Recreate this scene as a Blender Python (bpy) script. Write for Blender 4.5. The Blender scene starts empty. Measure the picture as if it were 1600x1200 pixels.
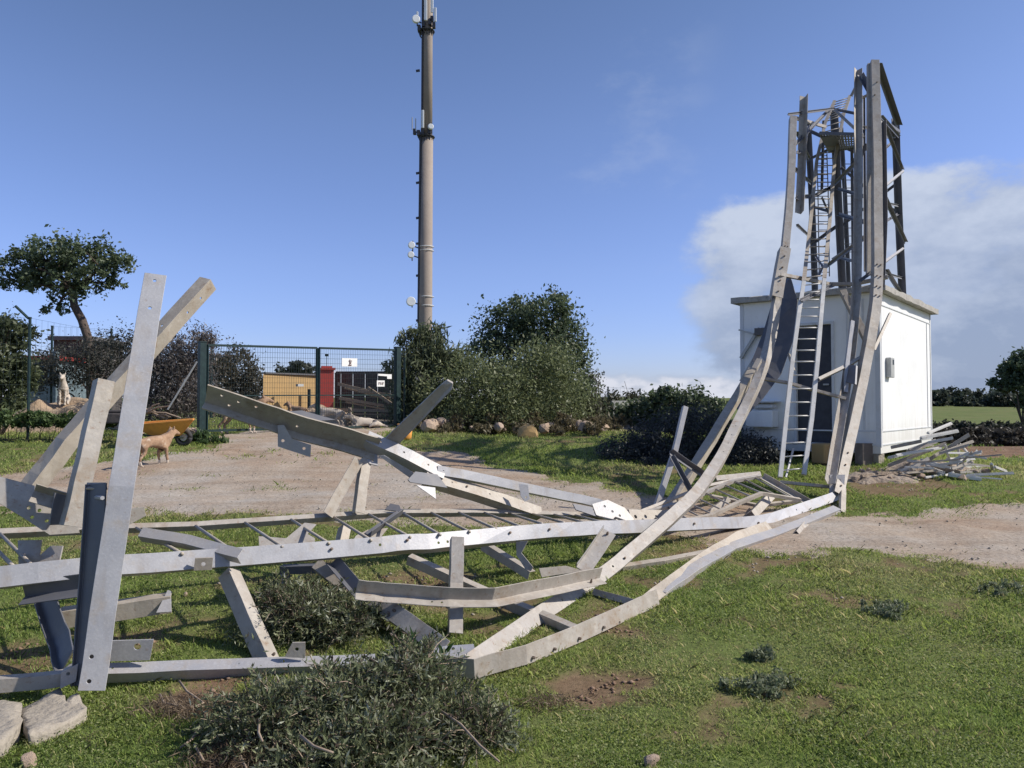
import bpy, bmesh, math, random
import numpy as np
from mathutils import Vector, Matrix
random.seed(7)
rng = np.random.default_rng(11)
sc = bpy.context.scene
COL = sc.collection
PI = math.pi
# ------------------------------------------------------------------ camera
F = 1200.0; PITCH = math.atan(36/1200.0); EYE = 1.6
cam_d = bpy.data.cameras.new('camera'); cam = bpy.data.objects.new('camera', cam_d); COL.objects.link(cam)
cam.location = (0, 0, EYE); cam.rotation_euler = (PI/2+PITCH, 0, 0)
cam_d.lens = 27.0; cam_d.sensor_width = 36; cam_d.clip_end = 8000; cam_d.clip_start = 0.05
sc.camera = cam
CP, SP = math.cos(PITCH), math.sin(PITCH)
def ray(px, py):
    a = (px-800)/F; b = (600-py)/F
    return Vector((a, CP - b*SP, SP + b*CP))
def P(px, py, D):
    """a point of the photographed place: seen at px, py and D metres out from the lens"""
    r = ray(px, py); return Vector((r.x/r.y*D, D, EYE + r.z/r.y*D))
# ------------------------------------------------------------------ noise / terrain
def _h(ix, iy, seed):
    n = (ix*374761393 + iy*668265263 + seed*1442695041) & 0xffffffff
    n = ((n ^ (n >> 13))*1274126177) & 0xffffffff
    return ((n ^ (n >> 16)) & 0xffff)/65535.0
def vn(x, y, s, seed=0):
    x = np.asarray(x, float)/s; y = np.asarray(y, float)/s
    ix = np.floor(x).astype(np.int64); iy = np.floor(y).astype(np.int64)
    fx = x-ix; fy = y-iy; fx = fx*fx*(3-2*fx); fy = fy*fy*(3-2*fy)
    a = _h(ix, iy, seed); b = _h(ix+1, iy, seed); c = _h(ix, iy+1, seed); d = _h(ix+1, iy+1, seed)
    return (a+(b-a)*fx)*(1-fy)+(c+(d-c)*fx)*fy
def sst(x, a, b):
    t = np.clip((np.asarray(x, float)-a)/(b-a), 0, 1); return t*t*(3-2*t)
def H0(x, y):
    x = np.asarray(x, float); y = np.asarray(y, float)
    z = np.interp(y, [0, 4.5, 9, 13, 18, 24, 40, 70, 100, 160, 300, 700, 3000], [0, 0, .24, .54, .82, 1.0, 1.05, .85, 1.5, 3.1, 5.2, 8, 14])
    z = z + .17*sst(-x, 0, 4)*sst(y, 11, 17)*(1-sst(y, 40, 80))
    z = z - .62*sst(x-.46*y, 0, 1.8)*sst(y, 16.5, 21)*(1-sst(y, 55, 100))
    z = z + (vn(x, y, 2.3, 3)-.5)*.05 + (vn(x, y, 40, 5)-.5)*1.2*sst(y, 60, 140)
    return z
def H(x, y):
    return H0(x, y) + (vn(x, y, .45, 8)-.5)*.035*(1-sst(y, 20, 40))
def G(px, py, dz=0.0):
    """where the line of sight through px, py meets the ground"""
    r = ray(px, py); D = 3.0
    lo, hi = 2.0, 400.0
    for i in range(60):
        m = (lo+hi)/2; p = P(px, py, m)
        if p.z > float(H0(p.x, p.y))+dz: lo = m
        else: hi = m
    return P(px, py, (lo+hi)/2)
# ------------------------------------------------------------------ materials
def mat(name, col, rough=.6, metal=0., noise=None, bump=None, spec=.5, rnd=None, extra=None):
    m = bpy.data.materials.new(name); m.use_nodes = True
    nt = m.node_tree; N = nt.nodes; L = nt.links; b = N['Principled BSDF']
    b.inputs['Base Color'].default_value = (*col, 1); b.inputs['Roughness'].default_value = rough
    b.inputs['Metallic'].default_value = metal; b.inputs['Specular IOR Level'].default_value = spec
    cur = None
    tc = N.new('ShaderNodeTexCoord')
    if rnd:
        oi = N.new('ShaderNodeObjectInfo'); mx = N.new('ShaderNodeMix'); mx.data_type = 'RGBA'
        L.new(oi.outputs['Random'], mx.inputs['Factor']); mx.inputs['A'].default_value = (*col, 1); mx.inputs['B'].default_value = (*rnd, 1)
        cur = mx.outputs['Result']
    for (scale, c2, lo, hi, amt, detail) in (noise or []):
        t = N.new('ShaderNodeTexNoise'); t.inputs['Scale'].default_value = scale; t.inputs['Detail'].default_value = detail
        t.inputs['Roughness'].default_value = .65
        L.new(tc.outputs['Object'], t.inputs['Vector'])
        mr = N.new('ShaderNodeMapRange'); mr.inputs['From Min'].default_value = lo; mr.inputs['From Max'].default_value = hi
        mr.inputs['To Max'].default_value = amt
        L.new(t.outputs['Fac'], mr.inputs['Value'])
        mx = N.new('ShaderNodeMix'); mx.data_type = 'RGBA'
        L.new(mr.outputs['Result'], mx.inputs['Factor'])
        if cur: L.new(cur, mx.inputs['A'])
        else: mx.inputs['A'].default_value = (*col, 1)
        mx.inputs['B'].default_value = (*c2, 1); cur = mx.outputs['Result']
    if cur: L.new(cur, b.inputs['Base Color'])
    if bump:
        t = N.new('ShaderNodeTexNoise'); t.inputs['Scale'].default_value = bump[0]; t.inputs['Detail'].default_value = 6
        L.new(tc.outputs['Object'], t.inputs['Vector'])
        bp = N.new('ShaderNodeBump'); bp.inputs['Strength'].default_value = bump[1]; bp.inputs['Distance'].default_value = bump[2]
        L.new(t.outputs['Fac'], bp.inputs['Height']); L.new(bp.outputs['Normal'], b.inputs['Normal'])
    return m
def leafmat(name, rough=.55, trans=.25):
    m = bpy.data.materials.new(name); m.use_nodes = True
    nt = m.node_tree; N = nt.nodes; L = nt.links; b = N['Principled BSDF']
    at = N.new('ShaderNodeAttribute'); at.attribute_name = 'col'
    L.new(at.outputs['Color'], b.inputs['Base Color']); b.inputs['Roughness'].default_value = rough
    b.inputs['Specular IOR Level'].default_value = .35
    tr = N.new('ShaderNodeBsdfTranslucent'); L.new(at.outputs['Color'], tr.inputs['Color'])
    mx = N.new('ShaderNodeMixShader'); mx.inputs['Fac'].default_value = trans
    L.new(b.outputs[0], mx.inputs[1]); L.new(tr.outputs[0], mx.inputs[2])
    L.new(mx.outputs[0], N['Material Output'].inputs['Surface'])
    return m
M = {}
RUST = (.20, .10, .05)
M['steel'] = mat('weathered_galvanised', (.44, .385, .31), .62, .08, [(2.2, (.30, .265, .22), .40, .68, .9, 8), (14, (.52, .48, .42), .5, .72, .6, 5), (6, (.27, .19, .12), .54, .74, .75, 9), (24, RUST, .60, .74, .7, 5), (46, (.20, .14, .10), .62, .76, .6, 3)], (55, .35, .004), rnd=(.37, .355, .34))
M['steel_pale'] = mat('clean_galvanised', (.43, .43, .445), .5, .12, [(3, (.32, .325, .35), .4, .66, .9, 7), (5, (.40, .33, .25), .53, .72, .7, 9), (30, (.25, .18, .13), .62, .76, .6, 4), (70, (.52, .52, .53), .5, .7, .35, 2)], (60, .3, .003), rnd=(.39, .37, .35))
M['steel_shaded'] = mat('shaded_galvanised', (.13, .135, .155), .55, .3, [(6, (.20, .19, .19), .45, .7, .6, 6), (9, RUST, .62, .8, .4, 5)], (60, .12, .003))  # same galvanised steel with shade put into its colour, plus rust
M['bolt'] = mat('rusted_bolt', (.17, .12, .09), .6, .4, [(30, (.3, .27, .24), .4, .6, .7, 3)])
M['white'] = mat('cabin_white_panel', (.84, .85, .84), .5, 0, [(1.5, (.70, .71, .70), .45, .75, .6, 6), (7, (.55, .52, .46), .62, .8, .35, 6)], (30, .05, .003))
def dirty(m, zlo, zhi, col, streak=.45):
    nt = m.node_tree; N = nt.nodes; L = nt.links; b = N['Principled BSDF']; src = b.inputs['Base Color'].links[0].from_socket
    g = N.new('ShaderNodeNewGeometry'); sp = N.new('ShaderNodeSeparateXYZ'); L.new(g.outputs['Position'], sp.inputs[0])
    mr = N.new('ShaderNodeMapRange'); mr.inputs['From Min'].default_value = zhi; mr.inputs['From Max'].default_value = zlo; L.new(sp.outputs['Z'], mr.inputs['Value'])
    mp = N.new('ShaderNodeMapping'); mp.inputs['Scale'].default_value = (9, 9, .8); L.new(g.outputs['Position'], mp.inputs[0])
    t = N.new('ShaderNodeTexNoise'); t.inputs['Scale'].default_value = 1.0; t.inputs['Detail'].default_value = 8; L.new(mp.outputs[0], t.inputs['Vector'])
    a = N.new('ShaderNodeMath'); a.operation = 'MULTIPLY_ADD'; L.new(mr.outputs[0], a.inputs[0]); a.inputs[1].default_value = .55; L.new(t.outputs['Fac'], a.inputs[2])
    r2 = N.new('ShaderNodeMapRange'); r2.inputs['From Min'].default_value = .56; r2.inputs['From Max'].default_value = .95; r2.inputs['To Max'].default_value = streak*1.6; L.new(a.outputs[0], r2.inputs['Value'])
    mx = N.new('ShaderNodeMix'); mx.data_type = 'RGBA'; L.new(r2.outputs[0], mx.inputs['Factor']); L.new(src, mx.inputs['A']); mx.inputs['B'].default_value = (*col, 1); L.new(mx.outputs['Result'], b.inputs['Base Color'])
dirty(M['white'], .9, 1.4, (.45, .40, .33), .2)
M['trim'] = mat('cabin_trim', (.62, .64, .66), .5, 0, [(5, (.4, .38, .34), .5, .8, .6, 6)])
M['roof'] = mat('roof_concrete', (.36, .345, .32), .85, 0, [(6, (.45, .43, .39), .45, .65, .8, 8), (18, (.12, .11, .10), .52, .7, .7, 5)], (30, .5, .02))
M['doorway_panel'] = mat('dark_doorway', (.025, .028, .04), .5, 0, [(8, (.05, .055, .07), .4, .7, .7, 4)])  # near-black colour stands in for the unlit inside of the doorway
M['metal_grey'] = mat('grey_box', (.42, .43, .42), .5, .1, [(8, (.25, .24, .22), .5, .8, .6, 5)])
M['concrete'] = mat('concrete', (.30, .265, .215), .9, 0, [(8, (.38, .34, .28), .45, .65, .8, 8), (30, (.22, .19, .16), .5, .7, .7, 6)], (25, .7, .03))
M['rust_steel'] = mat('rusty_pier', (.16, .13, .11), .8, 0, [(9, (.28, .25, .21), .45, .7, .8, 7)], (30, .3, .01))
M['green'] = mat('green_paint', (.006, .024, .026), .45, .1, [(12, (.018, .05, .05), .45, .7, .7, 4)])
M['wire'] = mat('wire', (.03, .045, .045), .5, .4)
M['mast'] = mat('mast_concrete', (.27, .225, .19), .85, 0, [(.7, (.33, .28, .235), .4, .7, .8, 6), (5, (.24, .19, .16), .5, .75, .5, 6)], (8, .2, .03))
M['mast_dark'] = mat('mast_fittings', (.05, .05, .06), .6, .3, [(8, (.1, .09, .09), .4, .7, .6, 3)])
M['aerial'] = mat('aerial_white', (.78, .80, .80), .4, 0, [(4, (.65, .66, .66), .45, .7, .5, 4)])
M['yellow'] = mat('ochre_wall', (.46, .30, .13), .85, 0, [(3, (.38, .26, .12), .4, .7, .8, 7), (14, (.36, .24, .12), .58, .75, .5, 6)], (12, .3, .01))
M['red'] = mat('red_paint', (.42, .05, .04), .7, 0, [(8, (.30, .05, .04), .45, .7, .7, 6), (15, (.45, .3, .26), .63, .75, .5, 5)])
M['orange'] = mat('orange_tray', (.72, .33, .07), .55, 0, [(9, (.50, .22, .06), .45, .7, .7, 6), (20, (.25, .15, .09), .6, .75, .6, 5)])
M['rubber'] = mat('rubber', (.03, .03, .035), .8, 0, [(12, (.06, .055, .05), .4, .7, .7, 4)])
M['blue'] = mat('blue_panel', (.11, .15, .17), .6, 0, [(6, (.3, .36, .38), .5, .7, .6, 5)])
M['dark_wall'] = mat('dark_boards', (.05, .045, .045), .8, 0, [(9, (.12, .10, .09), .45, .7, .8, 6)], (16, .3, .02))
M['sheet'] = mat('corrugated_sheet', (.28, .29, .28), .6, .3, [(5, (.2, .17, .14), .45, .75, .7, 6)])
M['house'] = mat('pale_render', (.50, .48, .44), .85, 0, [(2, (.42, .40, .37), .4, .7, .7, 5)])
M['tile'] = mat('grey_roof', (.10, .10, .11), .8, 0, [(4, (.14, .13, .13), .4, .7, .7, 5)])
M['rock'] = mat('stone', (.36, .26, .18), .9, 0, [(9, (.52, .40, .29), .45, .68, .9, 8), (26, (.18, .12, .09), .55, .72, .8, 6)], (14, .6, .03), rnd=(.42, .33, .27))
M['bark'] = mat('bark', (.07, .05, .04), .9, 0, [(14, (.13, .10, .08), .4, .7, .8, 7)], (30, .6, .02))
M['twig'] = mat('dry_twig', (.34, .27, .20), .85, 0, [(20, (.2, .14, .10), .4, .7, .8, 5)])
M['leaf'] = leafmat('leaf', .5, .38)
M['grass'] = leafmat('grass_blade', .55, .45)
for k_ in ('steel', 'steel_pale'): dirty(M[k_], -9, -8, (.24, .185, .13), .45)
M['fur_tan'] = mat('fur_tan', (.36, .235, .15), .95, 0, [(9, (.24, .15, .095), .42, .6, .9, 6), (6, (.52, .43, .34), .54, .66, .8, 4)], (90, .4, .01))
M['fur_white'] = mat('fur_white', (.52, .46, .39), .95, 0, [(8, (.38, .30, .23), .45, .7, .7, 6)], (90, .4, .01))
M['fur_grey'] = mat('fur_grey', (.22, .18, .14), .9, 0, [(8, (.34, .28, .22), .45, .65, .8, 6)], (90, .4, .01))
M['sign'] = mat('sign_white', (.82, .82, .80), .5, 0, [(6, (.72, .72, .70), .45, .7, .6, 4)])
M['ink'] = mat('sign_ink', (.10, .03, .03), .6)
M['bar_white'] = mat('pale_bar', (.62, .61, .58), .5, .1, [(5, (.48, .46, .42), .45, .7, .8, 7), (18, (.28, .2, .14), .6, .75, .6, 4)], (40, .2, .003))
M['screen_glass'] = mat('dark_glass', (.03, .035, .04), .2)
# ------------------------------------------------------------------ object helpers
def tag(o, label=None, cat=None, group=None, kind=None):
    if label: o['label'] = label
    if cat: o['category'] = cat
    if group: o['group'] = group
    if kind: o['kind'] = kind
    return o
def empty(name, loc, label, cat, group=None):
    o = bpy.data.objects.new(name, None); COL.objects.link(o); o.location = loc; o.empty_display_size = .2
    return tag(o, label, cat, group)
def worldloc(o):
    v = Vector((0, 0, 0))
    while o is not None: v += o.location; o = o.parent
    return v
def link(name, me, m, parent=None, origin=None, smooth=False):
    """mesh given in world coordinates"""
    o = bpy.data.objects.new(name, me)
    if parent is not None:
        off = worldloc(parent); me.transform(Matrix.Translation(-off)); o.parent = parent
    elif origin is not None:
        me.transform(Matrix.Translation(-Vector(origin))); o.location = origin
    COL.objects.link(o)
    if m is not None and len(me.materials) == 0: me.materials.append(m)
    if smooth: me.shade_smooth()
    return o
class MB:
    def __init__(s): s.v = []; s.f = []; s.mi = []; s.cur = 0
    def add(s, vs, fs):
        n = len(s.v); s.v += [tuple(v) for v in vs]; s.f += [tuple(i+n for i in f) for f in fs]; s.mi += [s.cur]*len(fs)
    def box(s, c, d, rz=0, R=None):
        R = R or Matrix.Rotation(rz, 3, 'Z'); c = Vector(c)
        vs = [c + R @ Vector((x*d[0]/2, y*d[1]/2, z*d[2]/2)) for x in (-1, 1) for y in (-1, 1) for z in (-1, 1)]
        s.add(vs, [(0, 1, 3, 2), (4, 6, 7, 5), (0, 4, 5, 1), (2, 3, 7, 6), (0, 2, 6, 4), (1, 5, 7, 3)])
    def hexa(s, q0, q1):
        """two quads joined into a solid"""
        s.add(list(q0)+list(q1), [(3, 2, 1, 0), (4, 5, 6, 7)]+[(i, (i+1) % 4, (i+1) % 4+4, i+4) for i in range(4)])
    def tube(s, pts, rad, n=6, cap=True):
        pts = [Vector(p) for p in pts]; rad = rad if hasattr(rad, '__len__') else [rad]*len(pts)
        ref = Vector((.31, .17, .93)); rings = []
        for i, p in enumerate(pts):
            t = (pts[min(i+1, len(pts)-1)]-pts[max(i-1, 0)]).normalized()
            u = t.cross(ref)
            if u.length < .05: u = t.cross(Vector((1, 0, 0)))
            u.normalize(); w = t.cross(u)
            rings.append([p+(u*math.cos(2*PI*k/n)+w*math.sin(2*PI*k/n))*rad[i] for k in range(n)])
        vs = [v for r in rings for v in r]; fs = []
        for i in range(len(pts)-1):
            for k in range(n):
                a = i*n+k; b = i*n+(k+1) % n; fs.append((a, b, b+n, a+n))
        if cap: fs.append(tuple(range(n))[::-1]); fs.append(tuple((len(pts)-1)*n+k for k in range(n)))
        s.add(vs, fs)
    def bar(s, p, q, w, h, up=None):
        p = Vector(p); q = Vector(q); t = (q-p).normalized(); up = Vector(up or (0, 0, 1))
        u = t.cross(up)
        if u.length < .05: u = t.cross(Vector((0, 1, 0)))
        u.normalize(); v = u.cross(t)
        q0 = [p+u*a*w/2+v*b*h/2 for a, b in ((-1, -1), (1, -1), (1, 1), (-1, 1))]
        q1 = [x+(q-p) for x in q0]; s.hexa(q0, q1)
    def plate(s, poly, th, nrm=None):
        """flat polygon solid; poly is a list of points"""
        poly = [Vector(p) for p in poly]; n = nrm
        if n is None:
            n = Vector((0, 0, 0)); c = sum(poly, Vector())/len(poly)
            for i in range(len(poly)): n += (poly[i]-c).cross(poly[(i+1) % len(poly)]-c)
        n = Vector(n).normalized()
        k = len(poly); vs = [p-n*th/2 for p in poly]+[p+n*th/2 for p in poly]
        s.add(vs, [tuple(range(k))[::-1], tuple(range(k, 2*k))]+[(i, (i+1) % k, (i+1) % k+k, i+k) for i in range(k)])
    def disc(s, c, axis, r, th, n=12, r2=None):
        c = Vector(c); axis = Vector(axis).normalized()
        s.tube([c-axis*th/2, c+axis*th/2], [r, r2 if r2 else r], n)
    def me(s, name='mesh'):
        m = bpy.data.meshes.new(name); m.from_pydata(s.v, [], s.f)
        if any(s.mi): m.polygons.foreach_set('material_index', s.mi)
        m.update(); return m
    def build(s, name, m, parent=None, origin=None, smooth=False, mats=None):
        me = s.me(name)
        if mats:
            for x in mats: me.materials.append(x)
        return link(name, me, m, parent, origin, smooth)
def bevel(o, w=.004, seg=1):
    md = o.modifiers.new('bevel', 'BEVEL'); md.width = w; md.segments = seg; md.limit_method = 'ANGLE'; return o
def np_mesh(name, V, Fq, col=None):
    """V (n,3), Fq (m,k) all the same size"""
    me = bpy.data.meshes.new(name); n, (m, k) = len(V), Fq.shape
    me.vertices.add(n); me.vertices.foreach_set('co', np.ascontiguousarray(V, np.float32).ravel())
    me.loops.add(m*k); me.loops.foreach_set('vertex_index', np.ascontiguousarray(Fq, np.int32).ravel())
    me.polygons.add(m); me.polygons.foreach_set('loop_start', np.arange(0, m*k, k, dtype=np.int32))
    me.update(calc_edges=True)
    if col is not None:
        a = me.color_attributes.new('col', 'FLOAT_COLOR', 'POINT')
        c = np.ones((n, 4), np.float32); c[:, :3] = col; a.data.foreach_set('color', c.ravel())
    return me
# ------------------------------------------------------------------ ground and tracks
def pip(x, y, poly):
    inside = np.zeros(x.shape, bool); dist = np.full(x.shape, 1e9); k = len(poly)
    for i in range(k):
        x1, y1 = poly[i]; x2, y2 = poly[(i+1) % k]
        cond = ((y1 > y) != (y2 > y)) & (x < (x2-x1)*(y-y1)/((y2-y1) if y2 != y1 else 1e-9)+x1)
        inside ^= cond
        L2 = (x2-x1)**2+(y2-y1)**2; t = np.clip(((x-x1)*(x2-x1)+(y-y1)*(y2-y1))/max(L2, 1e-9), 0, 1)
        dist = np.minimum(dist, np.hypot(x-x1-t*(x2-x1), y-y1-t*(y2-y1)))
    return np.where(inside, dist, -dist)
def gp(px, py): p = G(px, py); return (p.x, p.y)
TRACK = [(-30, 11.3), gp(0, 740), gp(180, 722), gp(300, 705), gp(350, 692), (-6.3, 16.6), (-6.1, 19), (-7.5, 24), (-7, 32), (-1.5, 32), (-2.6, 24), (-3.1, 19.5), (-2.6, 15.5), gp(700, 706), gp(760, 724), gp(860, 748), gp(960, 765), gp(1100, 790), gp(1300, 806), gp(1450, 803), gp(1600, 795), (30, 8.6),
         (30, 4.6), gp(1600, 880), gp(1450, 872), gp(1300, 862), gp(1180, 856), gp(1040, 838), gp(900, 826), gp(700, 812), gp(400, 803), gp(180, 800), gp(0, 792), (-30, 8.4)]
BARE = [([gp(1310, 745), gp(1360, 730), gp(1450, 745), gp(1500, 758), gp(1440, 782), gp(1340, 780)], .8),
        ([gp(860, 1060), gp(900, 1050), gp(970, 1062), gp(960, 1100), gp(880, 1095)], .9),
        ([gp(900, 985), gp(960, 970), gp(1045, 975), gp(1040, 1005), gp(950, 1010)], .9),
        ([gp(1000, 865), gp(1090, 845), gp(1150, 858), gp(1090, 880), gp(1010, 885)], .8),
        ([gp(600, 900), gp(680, 890), gp(760, 905), gp(700, 935), gp(620, 930)], .8),
        ([gp(250, 1080), gp(320, 1062), gp(400, 1080), gp(360, 1120), gp(270, 1125)], 1),
        ([gp(330, 1170), gp(420, 1150), gp(470, 1190), gp(400, 1230), gp(320, 1220)], 1),
        ([gp(1490, 700), gp(1640, 694), gp(1640, 716), gp(1500, 716)], 1),
        ([gp(880, 975), gp(940, 940), gp(980, 950), gp(930, 985)], .7),
        ([gp(1050, 1150), gp(1120, 1140), gp(1110, 1165)], .6), ([gp(1200, 1080), gp(1250, 1075), gp(1240, 1100)], .6),
        ([gp(0, 1000), gp(45, 985), gp(60, 1010), gp(20, 1040), gp(-20, 1035)], .8),
        ([gp(200, 990), gp(235, 985), gp(230, 1010)], .7)]
def dirt(x, y):
    wob = (vn(x, y, .9, 21)-.5)*.7+(vn(x, y, .25, 22)-.5)*.35
    d = sst(pip(x, y, TRACK)+wob, -.15, .3)
    for poly, a in BARE:
        d = np.maximum(d, a*sst(pip(x, y, poly)+wob*.55+(vn(x, y, .11, 23)-.5)*.22, -.10, .16))
    # a grassy strip runs between the two ruts and thin bald spots in the turf
    d = np.maximum(d, .72*sst(vn(x, y, .6, 31)*.5+vn(x, y, .17, 32)*.5, .60, .76)*(1-sst(y, 30, 60)))
    return d
def grow(a, b, st, far, g):
    l = list(np.arange(a, b, st)); s = st
    while l[-1] < far: s *= g; l.append(l[-1]+s)
    return l
xs = grow(0, 13, .09, 3500, 1.16); xs = [-v for v in xs[:0:-1]]+xs
ys = [-60, -20, -5, 0, 1]+grow(2, 24, .09, 4500, 1.13)
X, Y = np.meshgrid(xs, ys); Z = H(X, Y); DM = dirt(X, Y)
Z = Z - .02*DM
ny, nx = X.shape
V = np.stack([X.ravel(), Y.ravel(), Z.ravel()], 1)
i = np.arange((ny-1)*(nx-1)); r = i//(nx-1); c = i % (nx-1); a0 = r*nx+c
FQ = np.stack([a0, a0+1, a0+nx+1, a0+nx], 1)
cc = np.zeros((len(V), 3), np.float32); cc[:, 0] = DM.ravel()
gm = bpy.data.materials.new('turf_and_soil'); gm.use_nodes = True
def ground_nodes(m, track=False):
    nt = m.node_tree; N = nt.nodes; L = nt.links; b = N['Principled BSDF']; b.inputs['Roughness'].default_value = .95
    b.inputs['Specular IOR Level'].default_value = .15
    tc = N.new('ShaderNodeTexCoord')
    def noise(s, d=6, r=.6):
        t = N.new('ShaderNodeTexNoise'); t.inputs['Scale'].default_value = s; t.inputs['Detail'].default_value = d; t.inputs['Roughness'].default_value = r
        L.new(tc.outputs['Object'], t.inputs['Vector']); return t.outputs['Fac']
    def ramp(fac, stops):
        r_ = N.new('ShaderNodeValToRGB'); e = r_.color_ramp.elements
        while len(e) < len(stops): e.new(.5)
        for k, (p, c_) in enumerate(stops): e[k].position = p; e[k].color = (*c_, 1)
        L.new(fac, r_.inputs['Fac']); return r_.outputs['Color']
    def mix(f, a, b_, t='MIX'):
        x = N.new('ShaderNodeMix'); x.data_type = 'RGBA'; x.blend_type = t
        if hasattr(f, 'links'): L.new(f, x.inputs['Factor'])
        else: x.inputs['Factor'].default_value = f
        for s_, k in ((a, 'A'), (b_, 'B')):
            if hasattr(s_, 'links'): L.new(s_, x.inputs[k])
            else: x.inputs[k].default_value = (*s_, 1)
        return x.outputs['Result']
    g1 = ramp(noise(.45), [(.3, (.12, .16, .045)), (.5, (.16, .20, .06)), (.7, (.20, .20, .08))])
    g2 = ramp(noise(19), [(.3, (.05, .06, .02)), (.5, (.5, .5, .5)), (.75, (1, 1, .8))])
    grass = mix(.45, g1, g2, 'MULTIPLY')
    grass = mix(ramp(noise(3.3), [(.55, (0, 0, 0)), (.7, (1, 1, 1))]), grass, (.12, .10, .05))
    d1 = ramp(noise(.6), [(.3, (.36, .25, .17)), (.5, (.43, .355, .28)), (.7, (.455, .425, .38))])
    d2 = ramp(noise(26, 8, .7), [(.3, (.35, .33, .32)), (.5, (.85, .85, .85)), (.62, (1, 1, 1)), (.75, (1.0, .97, .93))])
    mp = N.new('ShaderNodeMapping'); mp.inputs['Scale'].default_value = (.25, 2.6, 1); mp.inputs['Rotation'].default_value = (0, 0, .12); L.new(tc.outputs['Object'], mp.inputs[0])
    t_ = N.new('ShaderNodeTexNoise'); t_.inputs['Scale'].default_value = 1.6; t_.inputs['Detail'].default_value = 7; L.new(mp.outputs[0], t_.inputs['Vector'])
    d1 = mix(.5, d1, ramp(t_.outputs['Fac'], [(.3, (.62, .55, .48)), (.5, (.92, .90, .88)), (.68, (1.0, 1.0, 1.0))]), 'MULTIPLY')
    soil = mix(.75, d1, d2, 'MULTIPLY')
    vo = N.new('ShaderNodeTexVoronoi'); vo.inputs['Scale'].default_value = 38; L.new(tc.outputs['Object'], vo.inputs['Vector'])
    peb = ramp(vo.outputs['Distance'], [(.08, (1, 1, 1)), (.16, (0, 0, 0))])
    soil = mix(peb, soil, (.42, .39, .35))
    at = N.new('ShaderNodeAttribute'); at.attribute_name = 'col'; sp = N.new('ShaderNodeSeparateColor'); L.new(at.outputs['Color'], sp.inputs['Color'])
    if track: L.new(soil, b.inputs['Base Color'])
    else:
        raw = mix(ramp(noise(5), [(.35, (0, 0, 0)), (.65, (1, 1, 1))]), (.16, .095, .06), (.24, .16, .105))
        raw = mix(.7, raw, d2, 'MULTIPLY')
        L.new(mix(sp.outputs['Red'], grass, raw), b.inputs['Base Color'])
    bp = N.new('ShaderNodeBump'); bp.inputs['Strength'].default_value = .55; bp.inputs['Distance'].default_value = .03
    L.new(noise(14, 10, .7), bp.inputs['Height']); L.new(bp.outputs['Normal'], b.inputs['Normal'])
ground_nodes(gm)
go = link('ground', np_mesh('ground', V, FQ, cc), gm, smooth=True); tag(go, kind='structure')
# dirt track: a sheet that rises out of the turf where the track is
TD = pip(X, Y, TRACK)+(vn(X, Y, .9, 21)-.5)*.7+(vn(X, Y, .25, 22)-.5)*.35
keep = (TD > -.6) & (Y < 45) & (np.abs(X) < 40)
rut = .025*np.sin((Y*CP+X*.18)*2.2)*(.3+vn(X, Y, 3, 77))
TZ = Z+np.clip(TD*.05, -.04, .02)+.006+rut*sst(TD, .2, .8)*.9+(vn(X, Y, .16, 41)-.5)*.012
VT = np.stack([X.ravel(), Y.ravel(), TZ.ravel()], 1)
kf = keep.ravel()[FQ].all(1); FT = FQ[kf]; u_, inv = np.unique(FT, return_inverse=True)
tm = bpy.data.materials.new('packed_dirt'); tm.use_nodes = True; ground_nodes(tm, True)
tag(link('dirt_track', np_mesh('dirt_track', VT[u_], inv.reshape(FT.shape)), tm, smooth=True), kind='structure')
# ------------------------------------------------------------------ leaves
def leaf_cloud(C, L_, W_, colr, up=.3, seed=0, flat=None):
    """diamond leaves at C; L_,W_ half sizes (arrays); random orientation biased upward"""
    g = np.random.default_rng(seed); n = len(C)
    d = g.normal(size=(n, 3)); d[:, 2] += up; d /= np.linalg.norm(d, axis=1)[:, None]
    e = g.normal(size=(n, 3)); s = np.cross(d, e); s /= np.linalg.norm(s, axis=1)[:, None]
    nn = np.cross(d, s)
    L_ = np.broadcast_to(L_, (n,))[:, None]; W_ = np.broadcast_to(W_, (n,))[:, None]
    v = np.stack([C-d*L_, C+s*W_+nn*W_*.25, C+d*L_, C-s*W_+nn*W_*.25], 1).reshape(-1, 3)
    f = np.arange(4*n).reshape(n, 4)
    return v, f, np.repeat(colr, 4, 0)
def crown_pts(blobs, n, seed, clump=.16, inner=.55):
    g = np.random.default_rng(seed)
    vol = np.array([b[1][0]*b[1][1]*b[1][2] for b in blobs])**.75; vol /= vol.sum(); out = []; cl = []
    for (c, r), w in zip(blobs, vol):
        m = int(n*w); nc = max(12, int(m/55))
        q = g.normal(size=(nc, 3)); q /= np.linalg.norm(q, axis=1)[:, None]
        q *= ((inner+(1.03-inner)*g.random(nc)**.6)*np.where(g.random(nc) < .14, 1.18, 1.0))[:, None]
        q = q*np.array(r)+np.array(c)
        k = g.integers(0, nc, m); sz = clump*min(r)*(0.6+.9*g.random(nc))
        out.append(q[k]+g.normal(size=(m, 3))*sz[k][:, None]); cl.append(g.random(nc)[k])
    return np.concatenate(out), np.concatenate(cl)
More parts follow.
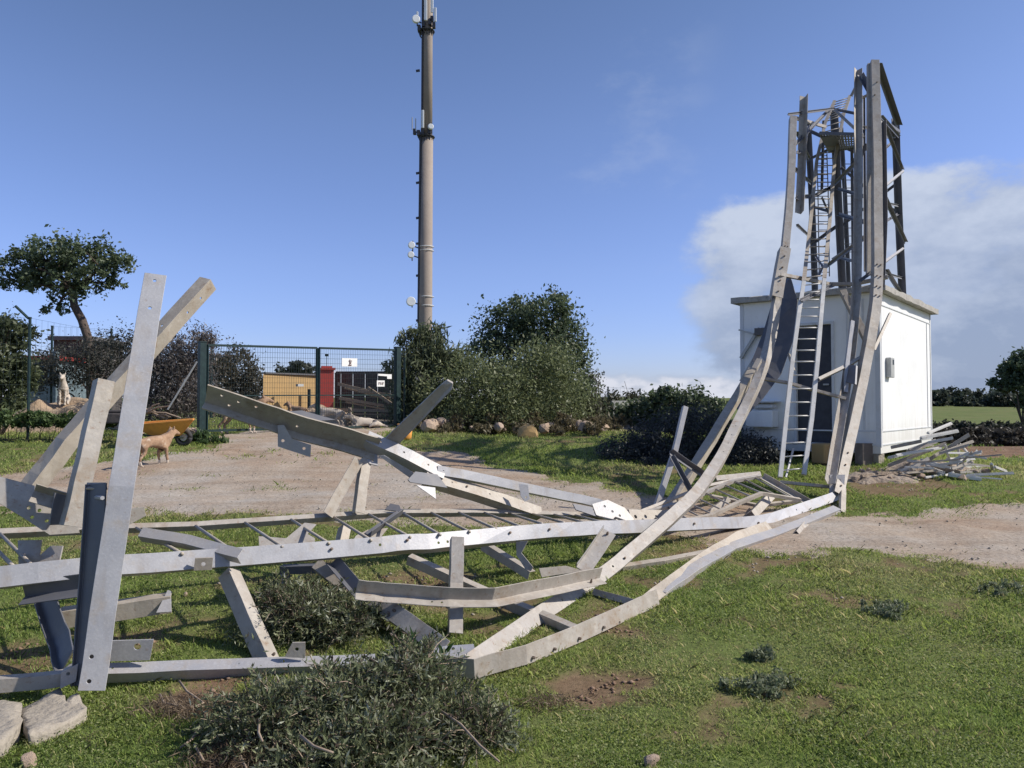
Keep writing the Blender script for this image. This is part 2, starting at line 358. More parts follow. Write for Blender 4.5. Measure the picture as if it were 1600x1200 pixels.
def foliage(name, blobs, n, lw, cols, parent=None, seed=0, clump=.16, up=.3, zmin=None, inner=.55, origin=None):
    C, k = crown_pts(blobs, n, seed, clump, inner)
    if zmin is not None:
        hz = H(C[:, 0], C[:, 1]); C = C[C[:, 2] > hz-.02]; k = k[:len(C)]
    g = np.random.default_rng(seed+1); n = len(C); ca = np.array(cols)
    t = np.clip(k*.7+g.random(n)*.3, 0, .999)*(len(ca)-1); i0 = t.astype(int); fr = (t-i0)[:, None]
    col = (ca[i0]*(1-fr)+ca[i0+1]*fr)*(.75+.5*g.random(n))[:, None]
    s = .45+1.2*g.random(n)**1.3
    v, f, c = leaf_cloud(C, lw[0]*s, lw[1]*s, col, up, seed+2)
    return link(name, np_mesh(name, v, f, c), M['leaf'], parent, origin)
OLIVE = [(.035, .045, .02), (.075, .09, .04), (.13, .145, .075)]
DARKG = [(.045, .066, .038), (.09, .125, .066), (.165, .20, .11)]
GREY = [(.05, .045, .045), (.10, .09, .085), (.17, .15, .14)]
def branches(mb, base, tips, r0, seed=0, sub=3, r1=.012):
    g = random.Random(seed); base = Vector(base)
    for t in tips:
        t = Vector(t); mid = base.lerp(t, .5)+Vector((g.uniform(-1, 1), g.uniform(-1, 1), g.uniform(-.3, .8)))*(t-base).length*.13
        mb.tube([base, base.lerp(mid, .5)+Vector((g.uniform(-.05, .05), 0, 0)), mid, t], [r0, r0*.75, r0*.55, r1], 6)
        for k in range(sub):
            s = mid.lerp(t, g.uniform(0, .8)); e = s+Vector((g.uniform(-1, 1), g.uniform(-1, 1), g.uniform(-.1, 1))).normalized()*(t-base).length*g.uniform(.25, .45)
            mb.tube([s, s.lerp(e, .5)+Vector((0, 0, .03)), e], [r0*.4, r0*.25, r1*.6], 5)
def shrub(name, label, cat, pxc, pyb, D, wpx, hpx, n, lw, cols, seed, depth=.9, group=None, nb=7, flat=False, clump=.2, stems=5, z0=None, up=.3, irr=.35, trunk=M['bark']):
    """bush: its foot at pixel foot; width/height given as seen"""
    g = random.Random(seed); c = P(pxc, pyb, D); gz = float(H(c.x, c.y)) if z0 is None else z0; s = D/F
    W = wpx*s; hgt = (P(pxc, pyb-hpx, D).z-gz); root = empty(name, (c.x, c.y, gz), label, cat, group)
    bl = [((c.x, c.y, gz+hgt*.45), (W*.36, W*.36*depth, hgt*.42))]
    for k in range(nb):
        a = g.uniform(0, 2*PI); rr = g.uniform(.2, .5); x = math.cos(a)*rr*W*.75; y = math.sin(a)*rr*W*.75*depth
        top = math.sqrt(max(0, 1-(x/(W*.55))**2)); r_ = g.uniform(.16, .28)*W; zc = g.uniform(.15, .85-irr*.4)*hgt*top
        rz = min(r_*.9, max(hgt*.2, hgt*top-zc))
        bl.append(((c.x+x, c.y+y, gz+max(zc, rz*.5)), (r_, r_*depth, rz)))
    foliage('crown', bl, n, lw, cols, root, seed, clump, up, zmin=True)
    mb = MB(); tips = [Vector((b[0][0], b[0][1], b[0][2]+b[1][2]*.3)) for b in bl[:stems]]
    branches(mb, (c.x, c.y, gz-.05), tips, max(.02, W*.018), seed)
    mb.build('stem', trunk, root, smooth=True)
    return root
# ------------------------------------------------------------------ bent angle sections
def cut_holes(o, cyl):
    me = bpy.data.meshes.new('cut'); mb = MB()
    for c, ax, r in cyl: mb.tube([c-ax*.06, c+ax*.06], r, 10)
    me = mb.me('cut'); co = bpy.data.objects.new('cut', me); COL.objects.link(co)
    co.location = worldloc(o)
    md = o.modifiers.new('b', 'BOOLEAN'); md.operation = 'DIFFERENCE'; md.object = co; md.solver = 'EXACT'
    bpy.context.view_layer.update()
    dg = bpy.context.evaluated_depsgraph_get()
    nm = bpy.data.meshes.new_from_object(o.evaluated_get(dg)); o.modifiers.clear()
    nm.materials.clear(); nm.materials.append(o.data.materials[0]) if o.data.materials else None
    o.data = nm; bpy.data.objects.remove(co)
def rest(p, W):
    """pull a bend towards the lens until the iron lies on the turf and not in it"""
    D = p[2]
    for _ in range(80):
        q = P(p[0], p[1], D)
        if q.z-W*.42 > float(H(q.x, q.y)): break
        D -= .03
    return (p[0], p[1], D)+tuple(p[3:])
def angle(name, pts, W, ab=(1, .2), parent=None, m='steel', rb=1.0, ra=1.0, free=False, th=None, holes=(), bolts=(), label=None, sub=1):
    """angle iron swept along bent points (px,py,D[,a,b]). a: share of the first flange on the left/upper
    side of the heel, b: share of the second flange on the other side, negative = opening to the viewer"""
    W = W*.88; Wd = W; th = th or max(.007, W*.065)
    if not free: pts = [rest(p, W) for p in pts]
    raw = [(P(*p[:3]), (p[3], p[4]) if len(p) > 4 else ab) for p in pts]
    pw = []; cr_ = sub > 1; sub = max(sub, 3) if (raw[0][0]-raw[-1][0]).length > .5 else sub; jr = random.Random(int(pts[0][0]*7+pts[-1][1]*13))
    for k in range(len(raw)-1):
        for j in range(sub):
            t = j/sub
            if sub > 1 and cr_:
                p0 = raw[max(k-1, 0)][0]; p1 = raw[k][0]; p2 = raw[k+1][0]; p3 = raw[min(k+2, len(raw)-1)][0]
                q = .5*((2*p1)+(p2-p0)*t+(2*p0-5*p1+4*p2-p3)*t*t+(-p0+3*p1-3*p2+p3)*t**3)
            else: q = raw[k][0].lerp(raw[k+1][0], t)
            if j and not free: q = q+Vector((jr.uniform(-1, 1), jr.uniform(-1, 1), jr.uniform(-1, 1)))*W*.026
            pw.append((q, (raw[k][1][0]*(1-t)+raw[k+1][1][0]*t, raw[k][1][1]*(1-t)+raw[k+1][1][1]*t+(jr.uniform(-.05, .05) if j else 0))))
    pw.append(raw[-1])
    secs = []
    for k, (p, (a, b)) in enumerate(pw):
        t = (pw[min(k+1, len(pw)-1)][0]-pw[max(k-1, 0)][0]).normalized()
        v = (p-Vector((0, 0, EYE))).normalized(); n = t.cross(v).normalized(); w = n.cross(t)
        h = math.hypot(a, b); ca, sb = a/h, b/h
        dA = n*ca+w*sb; dB = n*(-sb)+w*ca
        ext = [0, Wd*ra*ca, -Wd*rb*sb]; heel = p-n*(max(ext)+min(ext))/2
        secs.append((heel, dA, dB))
    mb = MB(); vs = []
    for heel, dA, dB in secs:
        for x, y in ((0, 0), (Wd*ra, 0), (Wd*ra, th), (th, th), (th, Wd*rb), (0, Wd*rb)): vs.append(heel+dA*x+dB*y)
    fs = [(0, 1, 2, 3), (0, 3, 4, 5)]; e = (len(secs)-1)*6; fs += [(e+3, e+2, e+1, e), (e+5, e+4, e+3, e)]
    for k in range(len(secs)-1):
        for j in range(6): fs.append((k*6+j, (k+1)*6+j, (k+1)*6+(j+1) % 6, k*6+(j+1) % 6))
    mb.add(vs, fs)
    def at(s, fl, u):
        s = s*(len(secs)-1); k = min(int(s), len(secs)-2); t = s-k
        h_, a_, b_ = (secs[k][j].lerp(secs[k+1][j], t) for j in range(3))
        return (h_+a_*u*Wd*ra, b_.normalized()) if fl == 'A' else (h_+b_*u*Wd*rb, a_.normalized())
    o = mb.build(name, M[m], parent)
    if bolts:
        for s, fl, u in bolts:
            bb = MB(); c, ax = at(s, fl, u); r = min(.016, W*.09)
            bb.tube([c-ax*.018, c+ax*(th+.022)], r, 6); bb.tube([c-ax*.022, c+ax*(th+.035)], r*.55, 6)
            bb.build('bolt', M['bolt'], o)
    if holes:
        off = worldloc(o); cut_holes(o, [(at(*h)[0]-off, at(*h)[1], min(.014, W*.085)) for h in holes])
    bevel(o, .0015)
    if label: o['label'] = label
    return o
def plate(name, poly, parent, m='steel', th=.012, holes=(), label=None):
    """polygon of (px,py,D); flattened to a plane, given real thickness"""
    pts = [P(*rest(p, .0)) for p in poly]; c = sum(pts, Vector())/len(pts); n = Vector()
    for k in range(len(pts)): n += (pts[k]-c).cross(pts[(k+1) % len(pts)]-c)
    n.normalize(); pts = [p-n*(p-c).dot(n) for p in pts]
    mb = MB(); mb.plate(pts, th, n); o = mb.build(name, M[m], parent); bevel(o, .001)
    if holes:
        off = worldloc(o); cyl = []
        for h in holes:
            q = P(*h[:3]); q = q-n*(q-c).dot(n); cyl.append((q-off, n, h[3] if len(h) > 3 else .014))
        o.modifiers.clear(); cut_holes(o, cyl)
    if label: o['label'] = label
    return o
TW = empty('lattice_tower', P(1350, 446, 18.6)*1.0, 'collapsed beige steel lattice tower folded over before the white cabin and sprawling across the grass', 'tower')
TW.location.z = float(H(TW.location.x, TW.location.y))
T = TW
# --- four standing legs behind the cabin
def down(px, py, D, dx=0):
    q = P(px, py, D); z = float(H(q.x, q.y)); r_ = (EYE-z)/D*F
    return (px+dx, 636+r_, D)
for pts, w, ab in (([down(1418, 460, 18.0), (1410, 460, 18.0), (1404, 330, 17.6), (1399, 185, 17.2)], .145, (-1, -.45)),
                   ([down(1325, 445, 18.6), (1316, 445, 18.6), (1309, 300, 18.2), (1303, 170, 17.8)], .15, (-1, -.6)),
                   ([down(1276, 436, 19.4), (1273, 436, 19.4), (1268, 300, 19.0), (1262, 190, 18.6)], .13, (-1, -.6)),
                   ([down(1338, 445, 19.6), (1326, 445, 19.6), (1320, 300, 19.2), (1314, 200, 18.8)], .09, (-1, -.6))):
    angle('leg', pts, w, ab, T, 'steel_shaded', free=True)
# --- bent legs hanging in front
bs = [(s, 'A', u) for s in (.27, .285, .30, .315) for u in (.35,)]
legA = angle('leg', [(738, 1036, 4.9, 1, .1), (850, 957, 5.9, 1, .1), (940, 900, 6.6, 1, .12), (985, 863, 7.0, 1, .12), (1045, 812, 7.55, 1, .15), (1090, 768, 8.3, 1, .15), (1128, 712, 9.4, 1, .2), (1158, 650, 10.6, 1, .25), (1187, 588, 11.4, .9, .4), (1206, 520, 12.1, .6, .8), (1216, 450, 12.5, .3, 1), (1226, 395, 12.8, .25, 1), (1235, 290, 13.4, .22, 1), (1239, 180, 14, .22, 1)],
      .138, parent=T, sub=2, holes=[(s, 'A', .45) for s in (.47, .487, .503, .52)]+[(.185, 'A', .5), (.10, 'A', .5)], bolts=[(s, 'B', u) for s in (.805, .822, .838, .855) for u in (.35, .7)]+[(.215, 'A', .4)])
angle('splice_plate', [(1213, 462, 12.35), (1220, 420, 12.6), (1226, 385, 12.75)], .20, (.25, 1), T, bolts=[(s, 'B', .5) for s in (.1, .3, .55, .8)])
angle('leg', [(1035, 808, 9.7, 1, .6), (1068, 758, 10.2, 1, .6), (1105, 698, 10.8, 1, .6), (1140, 640, 11.4, 1, .5), (1184, 566, 12.2, 1, .4)], .135, parent=T, sub=2, holes=[(.08, 'A', .5), (.11, 'A', .5), (.14, 'A', .5)])
angle('leg', [(1308, 768, 10.4, .5, 1), (1325, 690, 11.0, .5, 1), (1347, 590, 11.6, .5, 1), (1362, 510, 12.0, .45, 1), (1370, 440, 12.4, .4, 1), (1370, 330, 13.0, .35, 1), (1369, 220, 13.6, .35, 1), (1366, 92, 14.2, .3, 1)], .165, parent=T, sub=2, bolts=[(s, 'B', u) for s in (.535, .56, .585, .61) for u in (.3, .7)]+[(s, 'B', .5) for s in (.03, .06, .09, .12)]+[(.93, 'B', .3), (.95, 'B', .6)])
angle('leg', [(1296, 758, 10.5), (1308, 685, 11.1), (1322, 600, 11.8), (1333, 520, 12.3), (1339, 430, 12.8), (1341, 300, 13.5), (1341, 200, 14.1), (1341, 110, 14.6)], .125, (-1, -.5), T, sub=2, holes=[(s, 'B', .5) for s in (.03, .06, .09)])
angle('leg', [(1377, 450, 12.9), (1382, 340, 13.4), (1380, 190, 14.0)], .09, (-1, -.6), T, 'steel_shaded')
angle('leg', [(1357, 430, 12.9), (1358, 300, 13.4), (1358, 98, 14.3)], .08, (.4, 1), T, 'steel')
angle('leg', [(1249, 335, 13.6), (1253, 250, 14.2), (1256, 152, 14.6)], .13, (-.5, -1), T)
# one dark sheet for the leg's wide flange and the dark area beside it
mb = MB(); Lx = [(1221, 432), (1207, 470), (1192, 520), (1176, 560), (1160, 600), (1148, 632)]; Rx = [(1235, 432), (1246, 470), (1240, 530), (1220, 585), (1190, 625), (1160, 655)]
vs = []
for (a, b) in zip(Lx, Rx):
    D = np.interp(a[1], [430, 640], [13.0, 11.7]); p, q = P(*a, D+.30), P(*b, D-.05); vs += [p, q, q+Vector((.01, .012, 0)), p+Vector((.01, .012, 0))]
fs = [(0, 1, 2, 3)]+[tuple(4*k+j for j in s) for k in range(5) for s in ((0, 4, 5, 1), (1, 5, 6, 2), (2, 6, 7, 3), (3, 7, 4, 0))]+[(20, 23, 22, 21)]
mb.add(vs, fs); mb.build('dark_sheet', M['steel_shaded'], T)
# --- braces up in the air : (points, px width, colour)
def brace(pts, px, ab=(1, .3), m='steel', **k):
    D = sum(p[2] for p in pts)/len(pts); h = math.hypot(*ab); w = px*D/F/((abs(ab[0])+(abs(ab[1]) if ab[0]*ab[1] > 0 else 0))/h)
    w *= 1.28; return angle('brace', pts, max(w, .02), ab, T, m, **k)
dk = 'steel_shaded'  # members that look shaded take the darkened steel
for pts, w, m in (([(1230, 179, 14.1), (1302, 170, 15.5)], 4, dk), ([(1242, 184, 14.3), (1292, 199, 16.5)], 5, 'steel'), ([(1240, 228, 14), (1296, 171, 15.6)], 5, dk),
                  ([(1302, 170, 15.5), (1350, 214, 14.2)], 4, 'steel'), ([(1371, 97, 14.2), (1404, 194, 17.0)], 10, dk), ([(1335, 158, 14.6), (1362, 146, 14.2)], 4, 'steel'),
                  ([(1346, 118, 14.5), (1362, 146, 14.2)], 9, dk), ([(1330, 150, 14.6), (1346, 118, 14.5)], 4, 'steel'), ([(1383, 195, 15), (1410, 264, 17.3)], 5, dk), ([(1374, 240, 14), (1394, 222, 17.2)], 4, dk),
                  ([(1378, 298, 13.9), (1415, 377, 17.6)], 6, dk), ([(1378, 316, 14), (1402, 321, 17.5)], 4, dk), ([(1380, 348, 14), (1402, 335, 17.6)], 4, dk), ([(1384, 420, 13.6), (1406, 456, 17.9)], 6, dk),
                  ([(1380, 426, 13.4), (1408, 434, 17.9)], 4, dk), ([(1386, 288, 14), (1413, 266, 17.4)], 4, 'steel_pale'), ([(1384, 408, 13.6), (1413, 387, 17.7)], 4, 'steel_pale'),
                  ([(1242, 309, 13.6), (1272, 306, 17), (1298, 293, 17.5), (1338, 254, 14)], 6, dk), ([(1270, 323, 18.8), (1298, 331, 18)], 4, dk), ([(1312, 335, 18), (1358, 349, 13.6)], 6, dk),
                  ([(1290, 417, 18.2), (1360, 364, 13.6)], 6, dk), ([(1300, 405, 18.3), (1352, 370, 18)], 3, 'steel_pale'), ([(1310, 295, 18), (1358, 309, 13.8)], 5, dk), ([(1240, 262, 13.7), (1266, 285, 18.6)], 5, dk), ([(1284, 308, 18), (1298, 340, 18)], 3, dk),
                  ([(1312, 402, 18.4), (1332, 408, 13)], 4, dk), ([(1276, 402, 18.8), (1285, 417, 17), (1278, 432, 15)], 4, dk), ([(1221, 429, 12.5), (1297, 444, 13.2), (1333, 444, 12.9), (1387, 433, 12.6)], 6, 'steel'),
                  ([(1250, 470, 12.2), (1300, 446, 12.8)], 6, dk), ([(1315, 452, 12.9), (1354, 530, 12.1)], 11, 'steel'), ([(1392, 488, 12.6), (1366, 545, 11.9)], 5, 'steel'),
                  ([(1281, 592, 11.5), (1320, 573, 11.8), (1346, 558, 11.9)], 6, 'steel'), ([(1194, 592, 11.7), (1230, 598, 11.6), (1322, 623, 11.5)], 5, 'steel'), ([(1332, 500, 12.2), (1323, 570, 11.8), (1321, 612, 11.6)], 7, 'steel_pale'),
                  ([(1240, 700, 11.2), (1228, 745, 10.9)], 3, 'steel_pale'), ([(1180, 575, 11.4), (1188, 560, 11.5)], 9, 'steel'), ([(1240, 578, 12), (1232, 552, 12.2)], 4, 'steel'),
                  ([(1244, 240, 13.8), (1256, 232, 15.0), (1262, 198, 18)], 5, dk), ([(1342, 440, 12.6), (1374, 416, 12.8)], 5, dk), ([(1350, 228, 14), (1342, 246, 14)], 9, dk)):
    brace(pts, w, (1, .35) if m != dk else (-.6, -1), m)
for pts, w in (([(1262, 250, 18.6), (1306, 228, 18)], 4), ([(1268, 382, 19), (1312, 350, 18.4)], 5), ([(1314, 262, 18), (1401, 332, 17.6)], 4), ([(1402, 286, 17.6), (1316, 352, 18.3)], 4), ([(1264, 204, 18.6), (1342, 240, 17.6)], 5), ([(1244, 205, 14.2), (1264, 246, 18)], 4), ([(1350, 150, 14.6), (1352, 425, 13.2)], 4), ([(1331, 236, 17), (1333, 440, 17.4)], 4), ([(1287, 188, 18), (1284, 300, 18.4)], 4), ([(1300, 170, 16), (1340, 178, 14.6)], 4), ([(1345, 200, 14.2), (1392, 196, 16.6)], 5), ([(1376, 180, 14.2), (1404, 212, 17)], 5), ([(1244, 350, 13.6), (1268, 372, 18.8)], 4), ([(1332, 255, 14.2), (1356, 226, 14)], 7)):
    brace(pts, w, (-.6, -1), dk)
plate('clamp', [(1322, 570, 11.9), (1340, 572, 11.6), (1336, 600, 11.4), (1323, 598, 11.7)], T, dk, .03)
# rest platforms
def grating(poly, th=.02, n=9):
    pts = [P(*p) for p in poly]; mb = MB(); k = len(pts)
    for i in range(k): mb.bar(pts[i], pts[(i+1) % k], .05, .06)
    for i in range(1, n): mb.bar(pts[0].lerp(pts[1], i/n), pts[3].lerp(pts[2], i/n), .035, .03)
    for i in range(1, n//2): mb.bar(pts[0].lerp(pts[3], i/(n//2)), pts[1].lerp(pts[2], i/(n//2)), .02, .02)
    return mb.build('grating', M['steel_shaded'], T)
grating([(1376, 186, 14.5), (1405, 206, 16.8), (1400, 214, 17.4), (1376, 214, 15)])
grating([(1282, 208, 15.5), (1340, 210, 14.8), (1338, 230, 17.5), (1296, 236, 18)], n=12)
plate('grating', [(1283, 214, 15.6), (1310, 210, 15.5), (1312, 232, 17.4), (1293, 234, 17.4)], T, dk, .02)
# --- ladder up in the air and down on the grass
def rail_at(R, s):
    s = s*(len(R)-1); k = min(int(s), len(R)-2); t = s-k; return P(*[R[k][j]*(1-t)+R[k+1][j]*t for j in range(3)])
def ladder(RL, RR, nr, rr=.011, rail_w=.055, m='steel', params=None, label=None, rt=.008):
    mb = MB(); a0 = rail_at(RL, 0)
    lo = bpy.data.objects.new('ladder', None); COL.objects.link(lo); lo.parent = T; lo.location = a0-T.location; lo.empty_display_size = .1
    if label: lo['label'] = label
    for R in (RL, RR):
        pts = [rail_at(R, k/(3*(len(R)-1))) for k in range(3*(len(R)-1)+1)]; r_ = MB()
        Lh = rail_at(RL, .5); Rh = rail_at(RR, .5)
        vs = []; prev = None
        for k, p in enumerate(pts):
            t = (pts[min(k+1, len(pts)-1)]-pts[max(k-1, 0)]).normalized(); x = (rail_at(RR, k/(len(pts)-1))-rail_at(RL, k/(len(pts)-1))).normalized()
            x = (x-t*x.dot(t)).normalized(); y = t.cross(x)
            vs += [p+x*a*rt+y*b*rail_w/2 for a, b in ((-1, -1), (1, -1), (1, 1), (-1, 1))]
        fs = [(0, 1, 2, 3)]+[(4*k+j, 4*k+4+j, 4*k+4+(j+1) % 4, 4*k+(j+1) % 4) for k in range(len(pts)-1) for j in range(4)]
        e = 4*(len(pts)-1); fs.append((e+3, e+2, e+1, e)); r_.add(vs, fs); r_.build('rail', M[m], lo)
    for k in range(nr):
        s = params[k] if params else ((k+.5)/nr, (k+.5)/nr)
        r_ = MB(); r_.tube([rail_at(RL, s[0]), rail_at(RR, s[1])], rr, 6); r_.build('rung', M[m], lo, smooth=True)
    return lo
ladder([(1219, 746, 10.9), (1228, 655, 11.3), (1238, 565, 11.7), (1248, 490, 12.1), (1256, 440, 12.5)], [(1256, 742, 10.9), (1268, 655, 11.3), (1277, 565, 11.7), (1283, 490, 12.1), (1288, 436, 12.5)], 17, .011, .05, 'bar_white', rt=.030, label='ladder section hanging bent before the dark doorway')
ladder([(1256, 440, 12.5), (1266, 350, 15), (1276, 252, 16.5), (1290, 190, 17), (1304, 158, 17.3)], [(1288, 436, 12.5), (1296, 350, 15), (1304, 252, 16.5), (1318, 180, 17), (1328, 150, 17.3)], 30, .011, .05, 'steel', rt=.032)
ladder([(1280, 432, 18.9), (1278, 300, 18.5), (1276, 240, 18.2)], [(1296, 432, 18.9), (1294, 300, 18.5), (1292, 240, 18.2)], 20, .010, .03, dk)
ladder([(1318, 400, 18.9), (1320, 250, 18.4)], [(1336, 400, 18.9), (1338, 250, 18.4)], 12, .010, .03, dk)
FR = [(-60, 838, 5.35), (0, 834, 5.45), (125, 828, 5.7), (310, 822, 6.1), (470, 811, 6.5), (600, 802, 6.9), (740, 801, 7.35), (860, 804, 7.8), (985, 808, 8.3)]
fx = [-28, 0, 130, 213, 306, 383, 455, 520, 576, 629, 674, 717, 757, 795, 832, 866, 899, 930, 957]
dxs = [52, 52, 60, 72, 56, 58, 59, 60, 65, 59, 60, 58, 55, 52, 49, 46, 43, 40, 36]
NRr = [(-60, 893, 4.55), (130, 876, 4.85), (300, 862, 5.15), (560, 844, 5.75), (700, 833, 6.15), (860, 815, 6.85), (980, 814, 7.45)]
lo = bpy.data.objects.new('ladder', None); COL.objects.link(lo); lo.parent = T; lo.location = P(300, 840, 5.7)-T.location; lo['label'] = 'long ladder section lying level across the grass'
mbx = lambda: MB()
def strip(R, x):
    for k in range(len(R)-1):
        if R[k][0] <= x <= R[k+1][0]:
            t = (x-R[k][0])/(R[k+1][0]-R[k][0]); return P(x, R[k][1]*(1-t)+R[k+1][1]*t, R[k][2]*(1-t)+R[k+1][2]*t)
    return P(*(R[0] if x < R[0][0] else R[-1]))
for a, d in zip(fx, dxs):
    r_ = MB(); r_.tube([strip(FR, a), strip(NRr, a+d)-Vector((0, 0, .01))], .0125, 7); r_.build('rung', M['steel'], lo, smooth=True)
angle('rail', FR, .062, (.55, .62), lo, 'steel', sub=1)
# right continuation of the ladder near the cabin
ladder([(985, 808, 8.3), (1030, 795, 8.8), (1066, 786, 9.2), (1106, 768, 9.6), (1145, 752, 10.0), (1186, 744, 10.3)], [(1010, 822, 7.9), (1060, 816, 8.4), (1110, 806, 8.8), (1149, 788, 9.2), (1190, 771, 9.5), (1250, 781, 9.8)], 13, .012, .04, 'steel', rt=.024, label='short crumpled ladder section by the pivot')
# --- long legs on the ground
angle('leg', [(-70, 910, 4.5, 1, .12), (130, 889, 4.8, 1, .12), (300, 876, 5.15, 1, .1), (560, 856, 5.75, 1, .12), (640, 850, 5.95, .9, .25), (700, 846, 6.15, .9, .25), (860, 830, 6.8, 1, .15), (985, 824, 7.4, 1, .12), (1120, 818, 8.3, 1, .12), (1190, 814, 8.9, 1, .12), (1252, 795, 9.7, 1, .15), (1314, 773, 10.5, 1, .2)],
      .142, parent=T, m='steel_pale', sub=2, label='longest pale leg lying over the grass', holes=[(.30, 'A', .5), (.44, 'A', .35), (.455, 'A', .35), (.90, 'A', .5)], bolts=[(.255, 'A', .5), (.36, 'A', .6), (.51, 'A', .55), (.545, 'A', .55), (.7, 'A', .5), (.81, 'A', .3)])
plate('bracket', [(305, 872, 5.12), (333, 871, 5.15), (331, 890, 5.15), (303, 891, 5.12)], T, 'steel', .02, holes=[(318, 881, 5.14, .015)])
angle('leg', [(142, 1052, 4.42), (360, 1044, 4.62), (586, 1036, 4.86)], .088, (1, .85), T, 'steel_pale', holes=[(.07, 'A', .5)], label='lowest leg in front, half sunk in the shrub')
plate('bracket', [(168, 1001, 4.46), (240, 999, 4.52), (234, 1031, 4.52), (164, 1033, 4.46)], T, 'steel_pale', .012, holes=[(215, 1010, 4.5, .02)])
plate('bracket', [(445, 1026, 4.70), (457, 1004, 4.70), (477, 1003, 4.72), (477, 1028, 4.72)], T, 'steel', .012, holes=[(464, 1014, 4.71, .012)])
angle('leg', [(-60, 1074, 4.15), (60, 1064, 4.25), (95, 1060, 4.28), (122, 1046, 4.3)], .085, (.3, 1), T, 'steel', holes=[(.75, 'B', .5)])
plate('bracket', [(96, 1050, 4.26), (122, 1037, 4.28), (119, 1064, 4.28), (94, 1076, 4.25)], T, 'steel_pale', .01, holes=[(107, 1052, 4.27, .01)])
low = [(690, 1040, 4.72, 1, -.3), (740, 1046, 4.72, 1, -.35), (820, 1024, 5.05, 1, -.35), (900, 992, 5.45, 1, -.35), (1000, 946, 6.0, 1, -.3), (1026, 934, 6.2, 1, -.3)]
angle('leg', low, .135, parent=T, m='steel', bolts=[(s, 'A', .25) for s in (.42, .5, .6, .67)], label='front leg resting on the grass with four big bolts')
angle('leg', [(1018, 938, 6.15), (1060, 905, 6.7), (1110, 868, 7.35), (1160, 838, 8.0), (1205, 822, 8.8)], .125, (1, .35), T, 'steel')
angle('leg', [(1040, 925, 6.35), (1090, 890, 7.0), (1150, 856, 7.8), (1212, 836, 8.6), (1246, 823, 9.2), (1314, 795, 10.3)], .12, (.8, .7), T, 'steel_pale')
plate('gusset_plate', [(660, 1022, 4.82), (694, 1008, 4.86), (740, 1008, 4.88), (745, 1030, 4.8), (718, 1056, 4.68), (690, 1052, 4.7), (672, 1036, 4.78)], T, 'steel_pale', .012, holes=[(708, 1016, 4.85, .012)])
# --- upright ends at the left
angle('upright', [(143, 1079, 4.18, -.12, 1), (160, 960, 4.25, -.12, 1), (190, 760, 4.4, -.12, 1), (212, 620, 4.6, -.12, 1), (243, 429, 5.0, -.12, 1)], .150, parent=T, m='steel_pale', holes=[(.925, 'B', .5), (.985, 'B', .5), (.03, 'B', .35), (.11, 'B', .3)], label='tallest upright angle iron with bolt holes at its top')
angle('upright', [(128, 1070, 4.35), (140, 910, 4.42), (150, 757, 4.5)], .17, (-.75, -1), T, 'steel_shaded', rb=.2, label='short dark upright with a bolt near its top')  # flange in shadow, its shade put into the colour
plate('gusset_plate', [(136, 755, 4.52), (166, 755, 4.52), (168, 764, 4.45), (134, 764, 4.45)], T, 'steel', .01)
mb = MB(); mb.tube([P(150, 777, 4.45), P(160, 778, 4.3)], .012, 6); mb.build('bolt', M['steel_pale'], T)
angle('brace', [(42, 772, 5.0, .7, .8), (105, 690, 5.15, .6, 1), (170, 615, 5.35, .6, 1), (256, 519, 5.6, .8, 1), (330, 437, 5.9, .9, 1)], .122, parent=T, holes=[(.93, 'B', .5), (.86, 'B', .5), (.77, 'A', .5), (.48, 'A', .5)], label='long diagonal iron leaning behind the tallest upright')
angle('brace', [(110, 822, 4.75), (136, 715, 4.85), (163, 592, 4.98)], .118, (.28, 1), T)
plate('gusset_plate', [(-40, 735, 4.9), (30, 752, 4.95), (112, 776, 5.05), (124, 832, 4.95), (78, 836, 4.9), (40, 812, 4.9), (-40, 762, 4.85)], T, 'steel', .012, holes=[(60, 795, 4.9, .012), (44, 792, 4.9, .012), (72, 812, 4.9, .012), (50, 808, 4.9, .012), (100, 812, 4.93, .012)])
angle('brace', [(52, 770, 4.86), (112, 788, 4.95)], .10, (-.9, -.5), T)
plate('gusset_plate', [(86, 770, 4.8), (110, 776, 4.9), (96, 820, 4.85), (76, 820, 4.8)], T, dk, .012)
plate('gusset_plate', [(27, 844, 5.0), (64, 843, 5.0), (66, 870, 5.0), (80, 853, 5.0), (99, 853, 5.0), (92, 878, 4.95), (54, 884, 4.95), (30, 884, 4.95)], T, 'steel', .012)
angle('brace', [(106, 1048, 4.65), (92, 1000, 4.75), (70, 935, 4.95)], .17, (-.8, -1), T, dk, rb=.3)
angle('brace', [(90, 966, 4.85), (180, 954, 4.95), (267, 941, 5.05)], .125, (.3, 1), T, label='short stub of iron pointing right under the longest leg')
plate('gusset_plate', [(244, 958, 4.98), (262, 922, 5.1), (267, 924, 5.1), (268, 956, 5.0)], T, 'steel_pale', .008)
angle('brace', [(40, 926, 4.75), (130, 914, 4.8)], .12, (-.5, -1), T, dk)  # beam in the shade of the long leg, darkened by its material
plate('gusset_plate', [(196, 795, 4.9), (225, 792, 4.95), (228, 806, 4.95), (198, 822, 4.9)], T, 'steel', .012)
